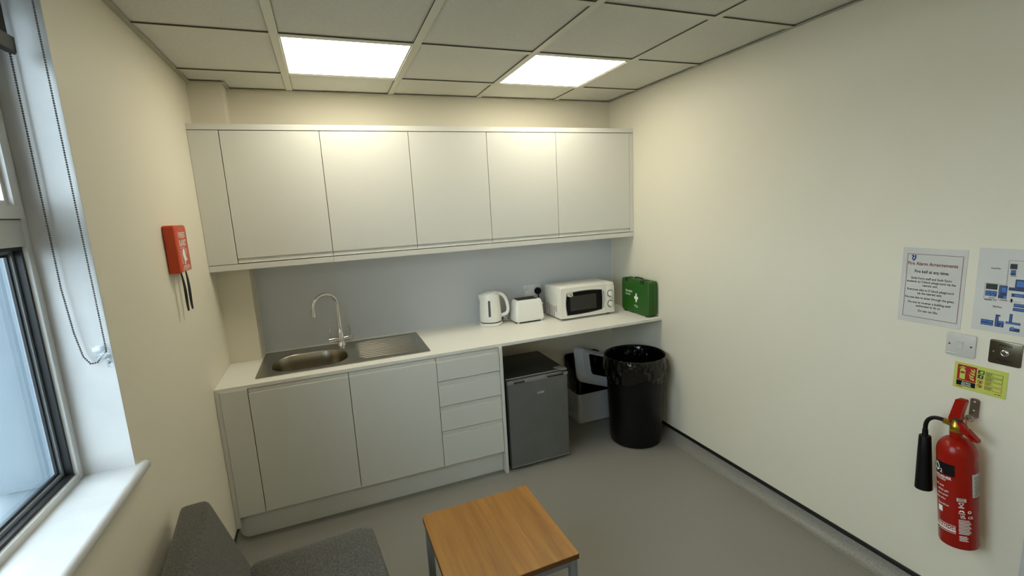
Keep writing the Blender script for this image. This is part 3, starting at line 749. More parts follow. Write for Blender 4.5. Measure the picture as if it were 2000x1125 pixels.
for cz in (1.033, 0.955):
    k_ = MB().lathe([(0.026, 0), (0.0255, 0.002), (0.0235, 0.002), (0.0235, 0.0005)], (0, 0, 0), 36).map(lambda x, y, z: (2.541 + x, my0 - 0.013 - z, cz + y))
    dial = k_.build('dial_ring', 'dark_grey', pan, 35, t.loc)
    t.part('dial', MB().lathe([(0.020, 0), (0.0195, 0.012), (0.017, 0.014)], (0, 0, 0), 32).map(lambda x, y, z: (2.541 + x, my0 - 0.0135 - z, cz + y)), 'mw')
    t.part('dial_grip', MB().box(2.541 - 0.005, 2.541 + 0.005, my0 - 0.033, my0 - 0.027, cz - 0.018, cz + 0.018, 0.002), 'mw')
    tk = MB()
    for k in range(14):
        a = R(-60 + k * 300 / 13)
        x, z = 2.541 + 0.030 * math.sin(a), cz + 0.030 * math.cos(a)
        if x > mx1 - 0.004: continue
        tk.box(x - 0.001, x + 0.001, my0 - 0.0137, my0 - 0.013, z - 0.002, z + 0.002)
    tk.build('dial_marks', 'dark_grey', pan, 0, t.loc)
tk = MB(); tk.box(2.553, 2.572, my0 - 0.0136, my0 - 0.013, 0.993, 0.996); tk.build('dial_marks', 'dark_grey', pan, 0, t.loc)
vs = MB()
for c_ in range(5):
    n_ = 4 if c_ in (0, 4) else 7
    for r_ in range(n_):
        yy = -0.112 - c_ * 0.034; zz = 0.972 - r_ * 0.0115 - (0.004 * c_ if c_ < 4 else 0.008) + (0 if c_ != 4 else 0.006)
        vs.box(mx0 - 0.0006, mx0 + 0.001, yy - 0.0075, yy + 0.0075, zz - 0.0028, zz + 0.0028)
t.part('vent_slots', vs, 'slot', label='rows of small vent slots', smooth=0)
t.part('side_emboss', MB().prism([(-0.075, 1.085), (-0.235, 1.075), (-0.265, 1.055), (-0.268, 0.905), (-0.262, 0.905), (-0.259, 1.050), (-0.232, 1.068), (-0.075, 1.079)], lambda u, v, d: (d, u, v), mx0 - 0.0018, mx0 + 0.001), 'mw')
for x, y in ((mx0 + 0.03, my0 + 0.03), (mx1 - 0.03, my0 + 0.03), (mx0 + 0.03, my1 - 0.03), (mx1 - 0.03, my1 - 0.03)):
    t.part('foot', MB().lathe([(0.010, 0), (0.012, 0.013)], (x, y, WT + 0.0005), 12), 'black')

# ------------------------------------------------------------------ first aid box
fa_loc = (2.697, -0.418, WT + 0.0005)
t = Thing('first_aid_box', 'green plastic first aid box with white cross standing by the cream wall', 'first aid box', fa_loc, R(-1.5), local=True)
# local frame: u = length along -y (towards room), front face looks to -x; x 0..0.08, y -0.168..0.168
FL = 0.168
half = [(0.0, 0.040), (0.043, 0.081)]
for (a, b), nm in zip(half, ('front_shell', 'back_shell')):
    lp = [[(x, y, z) for y, z in rrect(-FL + ins, FL - ins, 0.010 + ins, 0.258 - ins, 0.016, 5)] for x, ins in ((a, 0.006 if nm == 'front_shell' else 0.0), (a + 0.006, 0.0), (b - 0.006, 0.0), (b, 0.0 if nm == 'front_shell' else 0.006))]
    t.part(nm, MB().loft(lp), 'green', smooth=40)
t.part('seam', MB().box(0.039, 0.044, -FL + 0.004, FL - 0.004, 0.014, 0.254), 'green_dark')
for y in (-0.095, 0.105):
    t.part('latch', MB().box(-0.003, 0.048, y - 0.020, y + 0.020, 0.252, 0.2635, 0.003), 'green_dark')
    t.part('latch', MB().box(-0.004, 0.003, y - 0.018, y + 0.018, 0.236, 0.256, 0.002), 'green_dark')
hd = MB().tube(smooth_path([(0.042, -0.05, 0.256), (0.042, -0.045, 0.264), (0.042, -0.03, 0.268), (0.042, 0.03, 0.268), (0.042, 0.045, 0.264), (0.042, 0.05, 0.256)], 4), 0.005, 8)
t.part('handle', hd, 'green_dark')
for y in (-FL + 0.03, FL - 0.03):
    t.part('foot', MB().box(0.006, 0.075, y - 0.014, y + 0.014, 0.0, 0.012, 0.002), 'green_dark')
def faf(u, v): return (-0.0006, -u, v)
tx = MB(); put_text(tx, 'Steroplast', -0.112, 0.158, 0.024, faf, 0.014, width=0.086); put_text(tx, 'First Aid Kit', -0.112, 0.134, 0.017, faf, 0.012, width=0.062)
t.part('lettering', tx, 'white_ink', label='white lettering', smooth=0)
cr = MB(); rect(cr, 0.000, 0.046, 0.114, 0.134, faf); rect(cr, 0.0145, 0.0315, 0.134, 0.156, faf); rect(cr, 0.0145, 0.0315, 0.092, 0.114, faf)
t.part('cross', cr, 'white_ink', label='white cross', smooth=0)
lg = MB(); rect(lg, 0.000, 0.020, 0.062, 0.068, faf)
n_ = 18
for k in range(n_):
    a0, a1 = R(200 + k * 320 / n_), R(200 + (k + 1) * 320 / n_)
    lg.flat([(0.026 + 0.020 * math.cos(a0), 0.060 + 0.008 * math.sin(a0)), (0.026 + 0.020 * math.cos(a1), 0.060 + 0.008 * math.sin(a1)), (0.026 + 0.016 * math.cos(a1), 0.060 + 0.005 * math.sin(a1)), (0.026 + 0.016 * math.cos(a0), 0.060 + 0.005 * math.sin(a0))], faf)
t.part('emblem', lg, 'white_ink', label='small white emblem', smooth=0)

# ------------------------------------------------------------------ fridge
t = Thing('mini_fridge', 'small graphite grey fridge under the worktop next to the drawers', 'fridge', (1.794, -0.4, 0.0))
fx0, fx1, fy0, fy1, fz1 = 1.578, 2.010, -0.588, -0.150, 0.612
t.part('cabinet', MB().box(fx0, fx1, fy0, fy1, 0.018, fz1, 0.004), 'fridge_side')
t.part('top_plate', MB().box(fx0 - 0.001, fx1 + 0.001, fy0 - 0.002, fy1, fz1, fz1 + 0.012, 0.004), 'fridge_side')
t.part('top_edge', MB().box(fx0 + 0.002, fx1 - 0.002, fy0 - 0.008, fy0 - 0.001, fz1 + 0.002, fz1 + 0.011, 0.002), 'fridge_trim')
t.part('door_gasket', MB().box(fx0 + 0.008, fx1 - 0.008, fy0 - 0.010, fy0 - 0.0005, 0.035, fz1 - 0.012), 'gasket')
dz1 = 0.592
door = t.part('door', MB().prism([(fx0, -0.605), (fx0 + 0.004, -0.624), (fx0 + 0.020, -0.631), (fx1 - 0.020, -0.631), (fx1 - 0.004, -0.624), (fx1, -0.605), (fx1, -0.599), (fx0, -0.599)], lambda u, v, d: (u, v, d), 0.030, dz1), 'fridge', smooth=50)
# top rail of the door with two grip hollows
def dpart(name, mb, m): return mb.build(name, m, door, 35, t.loc)
dpart('top_rail', MB().box(fx0, fx0 + 0.045, -0.629, -0.599, dz1, dz1 + 0.018, 0.003), 'fridge_trim')
dpart('top_rail', MB().box(fx1 - 0.030, fx1, -0.629, -0.599, dz1, dz1 + 0.018, 0.003), 'fridge_trim')
dpart('top_rail', MB().prism([(fx0 + 0.125, dz1), (fx1 - 0.145, dz1), (fx1 - 0.160, dz1 + 0.016), (fx1 - 0.20, dz1 + 0.012), (fx0 + 0.18, dz1 + 0.012), (fx0 + 0.140, dz1 + 0.016)], lambda u, v, d: (u, d, v), -0.629, -0.604), 'fridge_trim')
dpart('top_rail', MB().box(fx0 + 0.045, fx1 - 0.030, -0.606, -0.599, dz1, dz1 + 0.018, 0.001), 'fridge_trim')
dpart('grip_hollow', MB().box(fx0 + 0.045, fx0 + 0.125, -0.622, -0.607, dz1 + 0.0003, dz1 + 0.002), 'slot')
dpart('grip_hollow', MB().box(fx1 - 0.145, fx1 - 0.030, -0.622, -0.607, dz1 + 0.0003, dz1 + 0.002), 'slot')
dpart('lip', MB().box(fx0 + 0.003, fx1 - 0.003, -0.632, -0.601, 0.020, 0.030, 0.004), 'fridge_trim')
t.part('hinge_cover', MB().prism([(fx1 - 0.075, -0.560), (fx1 - 0.040, -0.625), (fx1 - 0.006, -0.628), (fx1 - 0.003, -0.60), (fx1 - 0.02, -0.555)], lambda u, v, d: (u, v, d), fz1 + 0.0125, fz1 + 0.020), 'fridge_trim')
tx = MB(); put_text(tx, 'LOGIK', 1.782, 0.500, 0.019, lambda u, v: (u, -0.6316, v), 0.012, width=0.050)
o_ = tx.build('lettering', 'white_ink', door, 0, t.loc); o_['label'] = 'small pale lettering'
for x, y in ((fx0 + 0.03, -0.57), (fx1 - 0.03, -0.57), (fx0 + 0.03, -0.18), (fx1 - 0.03, -0.18)):
    t.part('foot', MB().lathe([(0.014, 0), (0.012, 0.018)], (x, y, 0.0), 12), 'black')

# ------------------------------------------------------------------ grey swing bin
t = Thing('swing_bin', 'grey plastic bin with tilted open swing lid and black liner, behind the black bin', 'bin', (2.45, -0.14, 0.0))
bx0, bx1, by0, by1 = 2.300, 2.590, -0.245, -0.03
def brr(z, grow=0.0):
    k = 0.012 * z / 0.5
    return [(u, v, z) for u, v in rrect(bx0 - k - grow, bx1 + k + grow, by0 - k - grow, by1 + k + grow if False else by1, 0.03, 5)]
loops = [brr(0.0, -0.004), brr(0.004, 0.0), brr(0.030, 0.0), brr(0.032, -0.003), brr(0.25, -0.002), brr(0.37, 0.0)]
t.part('body', MB().loft(loops, True, False), 'bin_grey', smooth=40)
t.part('base_band', MB().loft([brr(0.003, 0.002), brr(0.030, 0.0025)], False, False), 'bin_grey')
def slope(loop): return [(x, y, z + 0.12 * max(0, (y - by0) / (by1 - by0)) * (1 if z > 0.35 else 0)) for x, y, z in loop]
ln = MB().loft([slope(brr(z, g)) for z, g in ((0.245, 0.003), (0.26, 0.006), (0.34, 0.008), (0.385, 0.008), (0.392, 0.004), (0.385, -0.006), (0.25, -0.016))], False, True)
t.part('liner', ln, 'liner', label='black bag folded over the rim')
# lid: sloping frame with a big opening, propped steeply on the rim
def lidring(ins, hfun):
    k = ins * 1.45
    P = rrect(-0.158 + k, 0.158 - k, -0.138 + ins, 0.138 - ins, max(0.04 - ins * 0.3, 0.02), 3)
    return [((u + 0.30 * ins) * 1.06, v * 1.06, hfun(u, v) * 1.2) for u, v in P]
def gab(h_low, h_hi):
    return lambda u, v: h_low + (h_hi - h_low) * min(1, (abs(u) / 0.10) ** 2)
lid = MB().loft([lidring(0.0, lambda u, v: 0.0), lidring(0.0, lambda u, v: 0.012), lidring(0.005, lambda u, v: 0.014), lidring(0.007, lambda u, v: 0.018), lidring(0.026, gab(0.028, 0.045)), lidring(0.050, gab(0.036, 0.062)), lidring(0.056, gab(0.034, 0.058)), lidring(0.050, gab(0.024, 0.045)), lidring(0.010, lambda u, v: 0.002)], False, False)
LT = Matrix.Translation((2.274, -0.268, 0.368)) @ Matrix.Rotation(R(20), 4, 'Y') @ Matrix.Rotation(R(50), 4, 'X') @ Matrix.Translation((0.167, 0.146, 0.0))
lid.map(lambda x, y, z: tuple(LT @ Vector((x, y, z))))
t.part('lid', lid, 'bin_grey', label='grey swing lid frame, propped steeply', smooth=24)

# ------------------------------------------------------------------ black round bin with liner
BX, BY = 2.556, -0.612
t = Thing('round_bin', 'tall round black plastic bin standing in the corner by the cream wall', 'bin', (BX, BY, 0.0))
t.part('body', MB().lathe([(0.166, 0.0), (0.176, 0.006), (0.180, 0.02), (0.193, 0.30), (0.205, 0.60), (0.211, 0.602), (0.212, 0.632), (0.206, 0.636), (0.201, 0.60), (0.188, 0.30), (0.172, 0.02)], (BX, BY, 0), 64), 'bin_black', smooth=40)
lnr = Thing('bin_liner', 'shiny black bin bag turned over the rim of the round bin', 'bin bag', (BX, BY, 0.02))
rnd = random.Random(3)
ph = [rnd.uniform(0, 6.28) for _ in range(12)]
def wob(a, s):
    return (0.5 * math.sin(5 * a + ph[0] + 3 * s) + 0.5 * math.sin(11 * a + ph[1] - 4 * s) + 0.45 * math.sin(19 * a + ph[2] + 7 * s) + 0.3 * math.sin(31 * a + ph[3] + 2 * s))
prof = [(0.150, 0.16, 0.010), (0.168, 0.28, 0.012), (0.178, 0.38, 0.012), (0.185, 0.46, 0.012), (0.191, 0.53, 0.010), (0.197, 0.59, 0.007), (0.203, 0.632, 0.003), (0.208, 0.641, 0.001), (0.2150, 0.638, 0.001), (0.2175, 0.622, 0.003), (0.2190, 0.60, 0.006), (0.2195, 0.575, 0.008), (0.2190, 0.55, 0.009), (0.2165, 0.525, 0.009), (0.2120, 0.50, 0.008), (0.2060, 0.478, 0.004)]
N = 150
loops = []
for i, (r, z, a_) in enumerate(prof):
    L_ = []
    for k in range(N):
        a = 2 * PI * k / N
        rr = r + a_ * wob(a, i * 0.35) * 0.8 + (rnd.uniform(-1, 1) * a_ * 0.35)
        zz = z
        if i >= 9:
            w_ = (i - 8) / 7
            zz = z + 0.020 * w_ * math.sin(3 * a + 1.0) + 0.010 * w_ * math.sin(7 * a + 2)
            lim = 0.1985 + 0.0107 * (zz - 0.30) / 0.30 * 0 
            rr = max(rr, 0.193 + 0.012 * (zz - 0.3) / 0.3 + 0.0025)
            rr = min(rr, 0.2262)
            if zz > 0.598: rr = max(rr, 0.2135)
        elif i < 7:
            rr = min(rr, 0.172 + (0.201 - 0.172) * max(0, zz) / 0.6 - 0.002)
        L_.append((BX + rr * math.cos(a), BY + rr * math.sin(a), zz))
    loops.append(L_)
lm = MB().loft(loops, True, False)
lnr.part('bag', lm, 'liner', smooth=28)

# ------------------------------------------------------------------ fire blanket on the left wall
t = Thing('fire_blanket', 'orange-red fire blanket case hanging on the window wall with two black straps', 'fire blanket', (0.0, -0.90, 1.51))
fy0, fy1, fzb, fzt, fd = -0.985, -0.812, 1.508, 1.706, 0.043
lp = []
for x, ins in ((0.0005, 0.004), (0.004, 0.0), (fd - 0.010, 0.0), (fd - 0.003, 0.002), (fd, 0.007)):
    lp.append([(x, y, z) for y, z in rrect(fy0 + ins, fy1 - ins, fzb + ins * 0.4, fzt - ins, (0.004, 0.012, 0.012, 0.004), 5)])
t.part('case', MB().loft(lp), 'red_box', smooth=40)
def bf(u, v): return (fd + 0.0006, -0.955 + u, v)
tx = MB()
put_text(tx, 'FIRE', 0.027, 1.652, 0.034, bf, 0.014, width=0.056)
put_text(tx, 'BLANKET', 0.010, 1.618, 0.036, bf, 0.012, width=0.098)
for k in range(3): rect(tx, 0.088, 0.106, 1.655 + k * 0.008, 1.659 + k * 0.008, bf)
rect(tx, 0.012, 0.018, 1.652, 1.678, bf)
rect(tx, 0.010, 0.080, 1.6085, 1.6105, bf)
for k in range(7): rect(tx, 0.012, 0.024, 1.596 - k * 0.0085, 1.5995 - k * 0.0085, bf)
for k in range(3): rect(tx, 0.022, 0.108, 1.532 - k * 0.0045, 1.534 - k * 0.0045, bf)
rect(tx, 0.010, 0.0155, 1.512, 1.528, bf); rect(tx, 0.106, 0.1115, 1.512, 1.528, bf)
put_text(tx, 'FIRE BLANKET', 0.062, 1.514, 0.008, bf, 0.01, 'CENTER', 0.070)
t.part('lettering', tx, 'white_ink', label='white lettering', smooth=0)
fg = MB()
# pictogram: figure with held blanket
fg.flat([(0.040, 1.600), (0.052, 1.606), (0.066, 1.603), (0.072, 1.585), (0.078, 1.566), (0.086, 1.556), (0.074, 1.552), (0.062, 1.556), (0.058, 1.538), (0.046, 1.538), (0.046, 1.560), (0.036, 1.575), (0.030, 1.590), (0.036, 1.588)], bf)
fg.flat([(0.088, 1.560), (0.096, 1.548), (0.092, 1.572)], bf)
for k in range(5): rect(fg, 0.078 + k * 0.002, 0.100, 1.602 - k * 0.006, 1.604 - k * 0.006, bf)
t.part('pictogram', fg, 'white_ink', label='white pictogram', smooth=0)
for y, ze, sw in ((-0.940, 1.338, 0.004), (-0.868, 1.335, -0.006)):
    n_ = 9; L0 = []; 
    for k in range(n_):
        s = k / (n_ - 1); z = fzb + 0.004 + (ze - fzb) * s
        tw = 0.5 * math.sin(s * 3.0); w_ = 0.0055 + 0.002 * s
        cxp = 0.030 + 0.006 * s + 0.002 * math.sin(5 * s); cyp = y + sw * math.sin(2.2 * s)
        dx, dy = math.sin(tw) * w_, math.cos(tw) * w_
        nx, ny = math.cos(tw) * 0.0012, -math.sin(tw) * 0.0012
        L0.append([(cxp - dx - nx, cyp - dy - ny, z), (cxp + dx - nx, cyp + dy - ny, z), (cxp + dx + nx, cyp + dy + ny, z), (cxp - dx + nx, cyp - dy + ny, z)])
    t.part('pull_strap', MB().loft(L0), 'strap', label='black webbing strap')

# ------------------------------------------------------------------ right wall: notices, switches, sign
def rw(y0, z0, eps):
    return lambda u, v: (W - eps, y0 - u, z0 + v)
def sheet(t, y0, y1, z0, z1, th=0.0012, curl=0.003):
    b = MB(); n = 6
    g = [[(W - 0.0004 - (curl * ((2 * abs(j / n - 0.5)) ** 3) * (1 if i in (0, n) else 0.5)), y0 + (y1 - y0) * j / n, z0 + (z1 - z0) * i / n) for j in range(n + 1)] for i in range(n + 1)]
    return b
t = Thing('fire_notice', 'laminated white notice with red border about fire alarm arrangements', 'notice', (W, -2.206, 1.163))
P0, Pz0, PW, PH = -2.102, 1.163, 0.208, 0.300
t.part('sheet', MB().box(W - 0.0016, W - 0.0002, P0 - PW, P0, Pz0, Pz0 + PH), 'paper')
f = rw(P0, Pz0, 0.0021)
bd = MB(); outline(bd, 0.017, PW - 0.011, 0.022, PH - 0.024, 0.0016, f)
put_text(bd, 'Fire Alarm Arrangements', PW / 2 - 0.002, 0.232, 0.0185, f, 0.018, 'CENTER', 0.162)
t.part('red_print', bd, 'ink_red', label='dark red border and heading', smooth=0)
tx = MB()
put_text(tx, 'Fire bell at any time:', PW / 2 - 0.002, 0.202, 0.0165, f, 0.018, 'CENTER', 0.112)
rows = [('Sixth Form staff and Sixth Form', 0.176, 0.132), ('students to S block playground via the', 0.1625, 0.160), ('nearest exit.', 0.149, 0.050), ('Everyone else to D block playground', 0.130, 0.152), ('via the nearest exit.', 0.1165, 0.082), ('No-one else to enter through the gates.', 0.0985, 0.162), ('No-one to re-enter a building until', 0.079, 0.140), ('authorised to do so.', 0.0655, 0.082), ('Do not use lifts.', 0.0465, 0.066)]
for s_, v_, w_ in rows: put_text(tx, s_, PW / 2 - 0.002, v_, 0.0128, f, 0.013, 'CENTER', w_)
t.part('lettering', tx, 'ink', label='black lettering', smooth=0)
lg = MB()
lg.flat([(0.030, 0.270), (0.038, 0.273), (0.041, 0.264), (0.036, 0.258), (0.041, 0.250), (0.036, 0.250), (0.032, 0.258), (0.035, 0.265)], f)
lg.flat([(0.042, 0.272), (0.047, 0.272), (0.047, 0.257), (0.040, 0.247), (0.037, 0.252), (0.042, 0.258)], f)
t.part('emblem', lg, 'ink_blue', label='small blue emblem', smooth=0)

t = Thing('evacuation_map', 'laminated white site plan with blue building blocks beside the fire notice', 'map', (W, -2.55, 1.18))
Q0, Qz0, QW, QH = -2.341, 1.178, 0.420, 0.297
t.part('sheet', MB().box(W - 0.0016, W - 0.0002, Q0 - QW, Q0, Qz0, Qz0 + QH), 'paper')
f = rw(Q0, Qz0, 0.0021); f2 = rw(Q0, Qz0, 0.0024); f3 = rw(Q0, Qz0, 0.0027)
ink, blu, nav, grn = MB(), MB(), MB(), MB()
put_text(ink, 'Ground Floor', 0.050, 0.225, 0.0085, f, 0.02, 'CENTER', 0.026)
put_text(ink, 'First Floor', 0.066, 0.090, 0.0085, f, 0.02, 'CENTER', 0.024)
put_text(ink, 'S BLOCK', 0.048, 0.1195, 0.0075, f, 0.016, 'CENTER', 0.018)
put_text(ink, 'D BLOCK', 0.080, 0.1165, 0.0075, f, 0.016, 'CENTER', 0.018)
put_text(ink, 'LANE', 0.052, 0.112, 0.006, f, 0.016, 'LEFT', 0.009); rect(ink, 0.028, 0.049, 0.1125, 0.1155, f)
put_text(ink, 'BLOCK', 0.098, 0.203, 0.0065, f, 0.016, 'CENTER', 0.015)
rect(ink, 0.026, 0.0268, 0.118, 0.174, f); rect(ink, 0.026, 0.125, 0.1172, 0.118, f); rect(ink, 0.026, 0.085, 0.1735, 0.1742, f); rect(ink, 0.0815, 0.0823, 0.174, 0.258, f); rect(ink, 0.0815, 0.14, 0.2575, 0.2583, f)
ink.flat([(0.098, 0.114), (0.102, 0.114), (0.102, 0.121), (0.1045, 0.121), (0.100, 0.128), (0.0955, 0.121), (0.098, 0.121)], f)
rect(grn, 0.029, 0.060, 0.152, 0.172, f); rect(grn, 0.086, 0.104, 0.229, 0.247, f)
for (u0, u1, v0, v1) in ((0.029, 0.060, 0.128, 0.147), (0.064, 0.086, 0.124, 0.170), (0.089, 0.102, 0.208, 0.226), (0.104, 0.130, 0.155, 0.195), (0.089, 0.104, 0.155, 0.166), (0.026, 0.060, 0.022, 0.042), (0.064, 0.073, 0.022, 0.065), (0.073, 0.088, 0.022, 0.044), (0.073, 0.077, 0.060, 0.065), (0.092, 0.130, 0.038, 0.046), (0.100, 0.108, 0.046, 0.074), (0.107, 0.140, 0.100, 0.112), (0.106, 0.140, 0.086, 0.097), (0.098, 0.130, 0.134, 0.146), (0.104, 0.13, 0.014, 0.026)):
    rect(nav, u0, u1, v0, v1, f)
for (u0, u1, v0, v1) in ((0.031, 0.039, 0.138, 0.145), (0.041, 0.050, 0.138, 0.145), (0.052, 0.058, 0.138, 0.145), (0.031, 0.043, 0.130, 0.136), (0.045, 0.055, 0.130, 0.136), (0.071, 0.084, 0.146, 0.164), (0.078, 0.085, 0.126, 0.134), (0.090, 0.095, 0.216, 0.224), (0.096, 0.101, 0.216, 0.224), (0.108, 0.128, 0.170, 0.190), (0.028, 0.043, 0.034, 0.040), (0.045, 0.058, 0.033, 0.039), (0.028, 0.058, 0.024, 0.029), (0.074, 0.087, 0.036, 0.042), (0.078, 0.084, 0.024, 0.032), (0.109, 0.138, 0.104, 0.110), (0.108, 0.138, 0.089, 0.094), (0.094, 0.128, 0.040, 0.044), (0.106, 0.128, 0.136, 0.144)):
    rect(blu, u0, u1, v0, v1, f2)
for k in range(6): rect(blu, 0.066, 0.0695, 0.136 + k * 0.0055, 0.139 + k * 0.0055, f2)
for k in range(6): rect(blu, 0.066, 0.071, 0.026 + k * 0.0058, 0.0292 + k * 0.0058, f2)
for k in range(4): rect(blu, 0.102, 0.106, 0.049 + k * 0.006, 0.0525 + k * 0.006, f2)
blu.flat([(0.111 + 0.006 * math.cos(2 * PI * k / 14), 0.024 + 0.006 * math.sin(2 * PI * k / 14)) for k in range(14)], f3)
t.part('lettering', ink, 'ink', label='black lettering and outlines', smooth=0, kind='stuff')
t.part('plan_blocks', nav, 'map_navy', label='navy plan blocks', smooth=0, kind='stuff')
t.part('plan_rooms', blu, 'map_blue', label='blue plan rooms', smooth=0, kind='stuff')
t.part('plan_yards', grn, 'map_green', label='dark green plan yards', smooth=0, kind='stuff')

t = Thing('light_switch', 'white single light switch under the fire notice', 'switch', (W, -2.319, 1.065))
t.part('plate', MB().loft([[(W - d, y, z) for y, z in rrect(-2.363 + i_, -2.275 - i_, 1.065 + i_, 1.152 - i_, 0.006, 4)] for d, i_ in ((0.0003, 0.0), (0.006, 0.0), (0.008, 0.003))]), 'switch')
t.part('rocker', MB().prism([(0.0075, 1.097), (0.0115, 1.097), (0.0095, 1.110), (0.0125, 1.123), (0.0075, 1.123)], lambda u, v, d: (W - u, d, v), -2.3265, -2.3105), 'switch')
for y in (-2.286, -2.351): t.part('screw', MB().lathe([(0.0035, 0), (0.003, 0.0012), (0.001, 0.0012)], (0, 0, 0), 12).map(lambda a, b, c: (W - 0.008 - c, y + a, 1.1085 + b)), 'dark_grey')
mk = MB(); rect(mk, 0.004, 0.034, 0.0075, 0.0105, rw(-2.275, 1.065, 0.0084)); t.part('maker_mark', mk, 'white_ink', smooth=0)
mk = MB(); rect(mk, 0.005, 0.033, 0.0062, 0.0075, rw(-2.275, 1.065, 0.0085)); t.part('maker_mark', mk, 'ink', smooth=0)

t = Thing('exit_button', 'bronze steel press to exit plate with round button beside the light switch', 'button', (W, -2.442, 1.067))
t.part('plate', MB().loft([[(W - d, y, z) for y, z in rrect(-2.486 + i_, -2.399 - i_, 1.067 + i_, 1.153 - i_, 0.006, 4)] for d, i_ in ((0.0003, 0.0), (0.0022, 0.0), (0.003, 0.001))]), 'plate')
t.part('button', MB().lathe([(0.0115, 0), (0.0115, 0.003), (0.0095, 0.0045), (0.0085, 0.0035), (0.0075, 0.0035), (0.006, 0.0055)], (0, 0, 0), 28).map(lambda a, b, c: (W - 0.003 - c, -2.4425 + a, 1.110 + b)), 'chrome')
for y in (-2.412, -2.474): t.part('screw', MB().lathe([(0.003, 0), (0.0026, 0.001), (0.001, 0.001)], (0, 0, 0), 12).map(lambda a, b, c: (W - 0.003 - c, y + a, 1.110 + b)), 'chrome')
f = rw(-2.399, 1.067, 0.0034)
for s_, v_, w_ in (('PRESS', 0.066, 0.034), ('TO EXIT', 0.012, 0.042)):
    tx = MB(); put_text(tx, s_, 0.0435, v_, 0.011, f, 0.016, 'CENTER', w_); t.part('lettering', tx, 'ink', label='engraved black lettering', smooth=0)

t = Thing('extinguisher_sign', 'yellow-green carbon dioxide sign with red pictogram above the extinguisher', 'sign', (W, -2.382, 0.943))
S0, Sz0, SW, SH = -2.307, 0.943, 0.151, 0.100
t.part('panel', MB().box(W - 0.0022, W - 0.0002, S0 - SW, S0, Sz0, Sz0 + SH), 'sign')
f = rw(S0, Sz0, 0.0027); f2 = rw(S0, Sz0, 0.0031); f3 = rw(S0, Sz0, 0.0035)
rd, bk, yl, gr = MB(), MB(), MB(), MB()
rect(rd, 0.010, 0.066, 0.033, 0.092, f); rect(bk, 0.010, 0.066, 0.012, 0.031, f); rect(rd, 0.010, 0.030, 0.006, 0.009, f)
# extinguisher pictogram and flames
yl.flat([(0.018, 0.038), (0.034, 0.038), (0.034, 0.072), (0.0335, 0.075), (0.030, 0.079), (0.028, 0.080), (0.028, 0.083), (0.034, 0.082), (0.034, 0.084), (0.028, 0.086), (0.024, 0.087), (0.017, 0.082), (0.015, 0.076), (0.017, 0.077), (0.020, 0.081), (0.024, 0.083), (0.024, 0.080), (0.020, 0.077), (0.018, 0.073)], f2)
rect(rd, 0.020, 0.032, 0.060, 0.067, f3)
for k, (a, b) in enumerate(((0.046, 0.040), (0.044, 0.050), (0.046, 0.060))):
    yl.flat([(a, b + 0.012), (a + 0.005, b + 0.003), (a + 0.015, b - 0.001), (a + 0.015, b + 0.006), (a + 0.008, b + 0.007)], f2)
yl.flat([(0.048, 0.084), (0.052, 0.074), (0.060, 0.068), (0.061, 0.074), (0.055, 0.078)], f2)
yl.flat([(0.056, 0.086), (0.058, 0.079), (0.062, 0.075), (0.062, 0.080)], f2)
tw_ = MB(); put_text(tw_, 'Carbon', 0.040, 0.0225, 0.0095, f2, 0.012, 'CENTER', 0.026); put_text(tw_, 'Dioxide', 0.040, 0.0145, 0.0095, f2, 0.012, 'CENTER', 0.028)
rect(gr, 0.070, 0.088, 0.072, 0.086, f); rect(gr, 0.070, 0.086, 0.055, 0.069, f)
yl.flat([(0.074, 0.078), (0.078, 0.083), (0.085, 0.083), (0.085, 0.076), (0.079, 0.074)], f2); yl.flat([(0.080, 0.067), (0.083, 0.067), (0.080, 0.062), (0.083, 0.061), (0.077, 0.0565), (0.078, 0.060), (0.075, 0.061)], f2)
for cy in (0.043, 0.027):
    n_ = 24
    for k in range(n_):
        a0, a1 = 2 * PI * k / n_, 2 * PI * (k + 1) / n_
        rd.flat([(0.078 + 0.008 * math.cos(a0), cy + 0.0075 * math.sin(a0)), (0.078 + 0.008 * math.cos(a1), cy + 0.0075 * math.sin(a1)), (0.078 + 0.0063 * math.cos(a1), cy + 0.0058 * math.sin(a1)), (0.078 + 0.0063 * math.cos(a0), cy + 0.0058 * math.sin(a0))], f)
    rd.flat([(0.0735, cy + 0.005), (0.0725, cy + 0.004), (0.0825, cy - 0.005), (0.0835, cy - 0.004)], f2)
    bk.flat([(0.075, cy - 0.001), (0.080, cy + 0.003), (0.082, cy), (0.080, cy - 0.004), (0.0765, cy - 0.003)], f)
for k, v in enumerate((0.070, 0.053, 0.036, 0.019)):
    tgt = bk if k < 2 else rd
    outline(tgt, 0.092, 0.139, v, v + 0.014, 0.0011, f)
    for j, ww in enumerate((0.016, 0.014, 0.020, 0.012)):
        rect(bk, 0.0945, 0.0945 + ww + 0.003 * (k % 2), v + 0.0105 - j * 0.0028, v + 0.0116 - j * 0.0028, f)
rect(bk, 0.121, 0.126, 0.010, 0.0118, f); rect(bk, 0.129, 0.139, 0.010, 0.0122, f)
t.part('red_print', rd, 'sign_red', smooth=0, label='dark red fields and outlines'); t.part('black_print', bk, 'ink', smooth=0, label='black fields and lines')
t.part('pictogram', yl, 'sign', smooth=0, label='pale yellow pictograms'); t.part('lettering', tw_, 'white_ink', smooth=0, label='white lettering'); t.part('green_print', gr, 'sign_green', smooth=0, label='dark green fields')

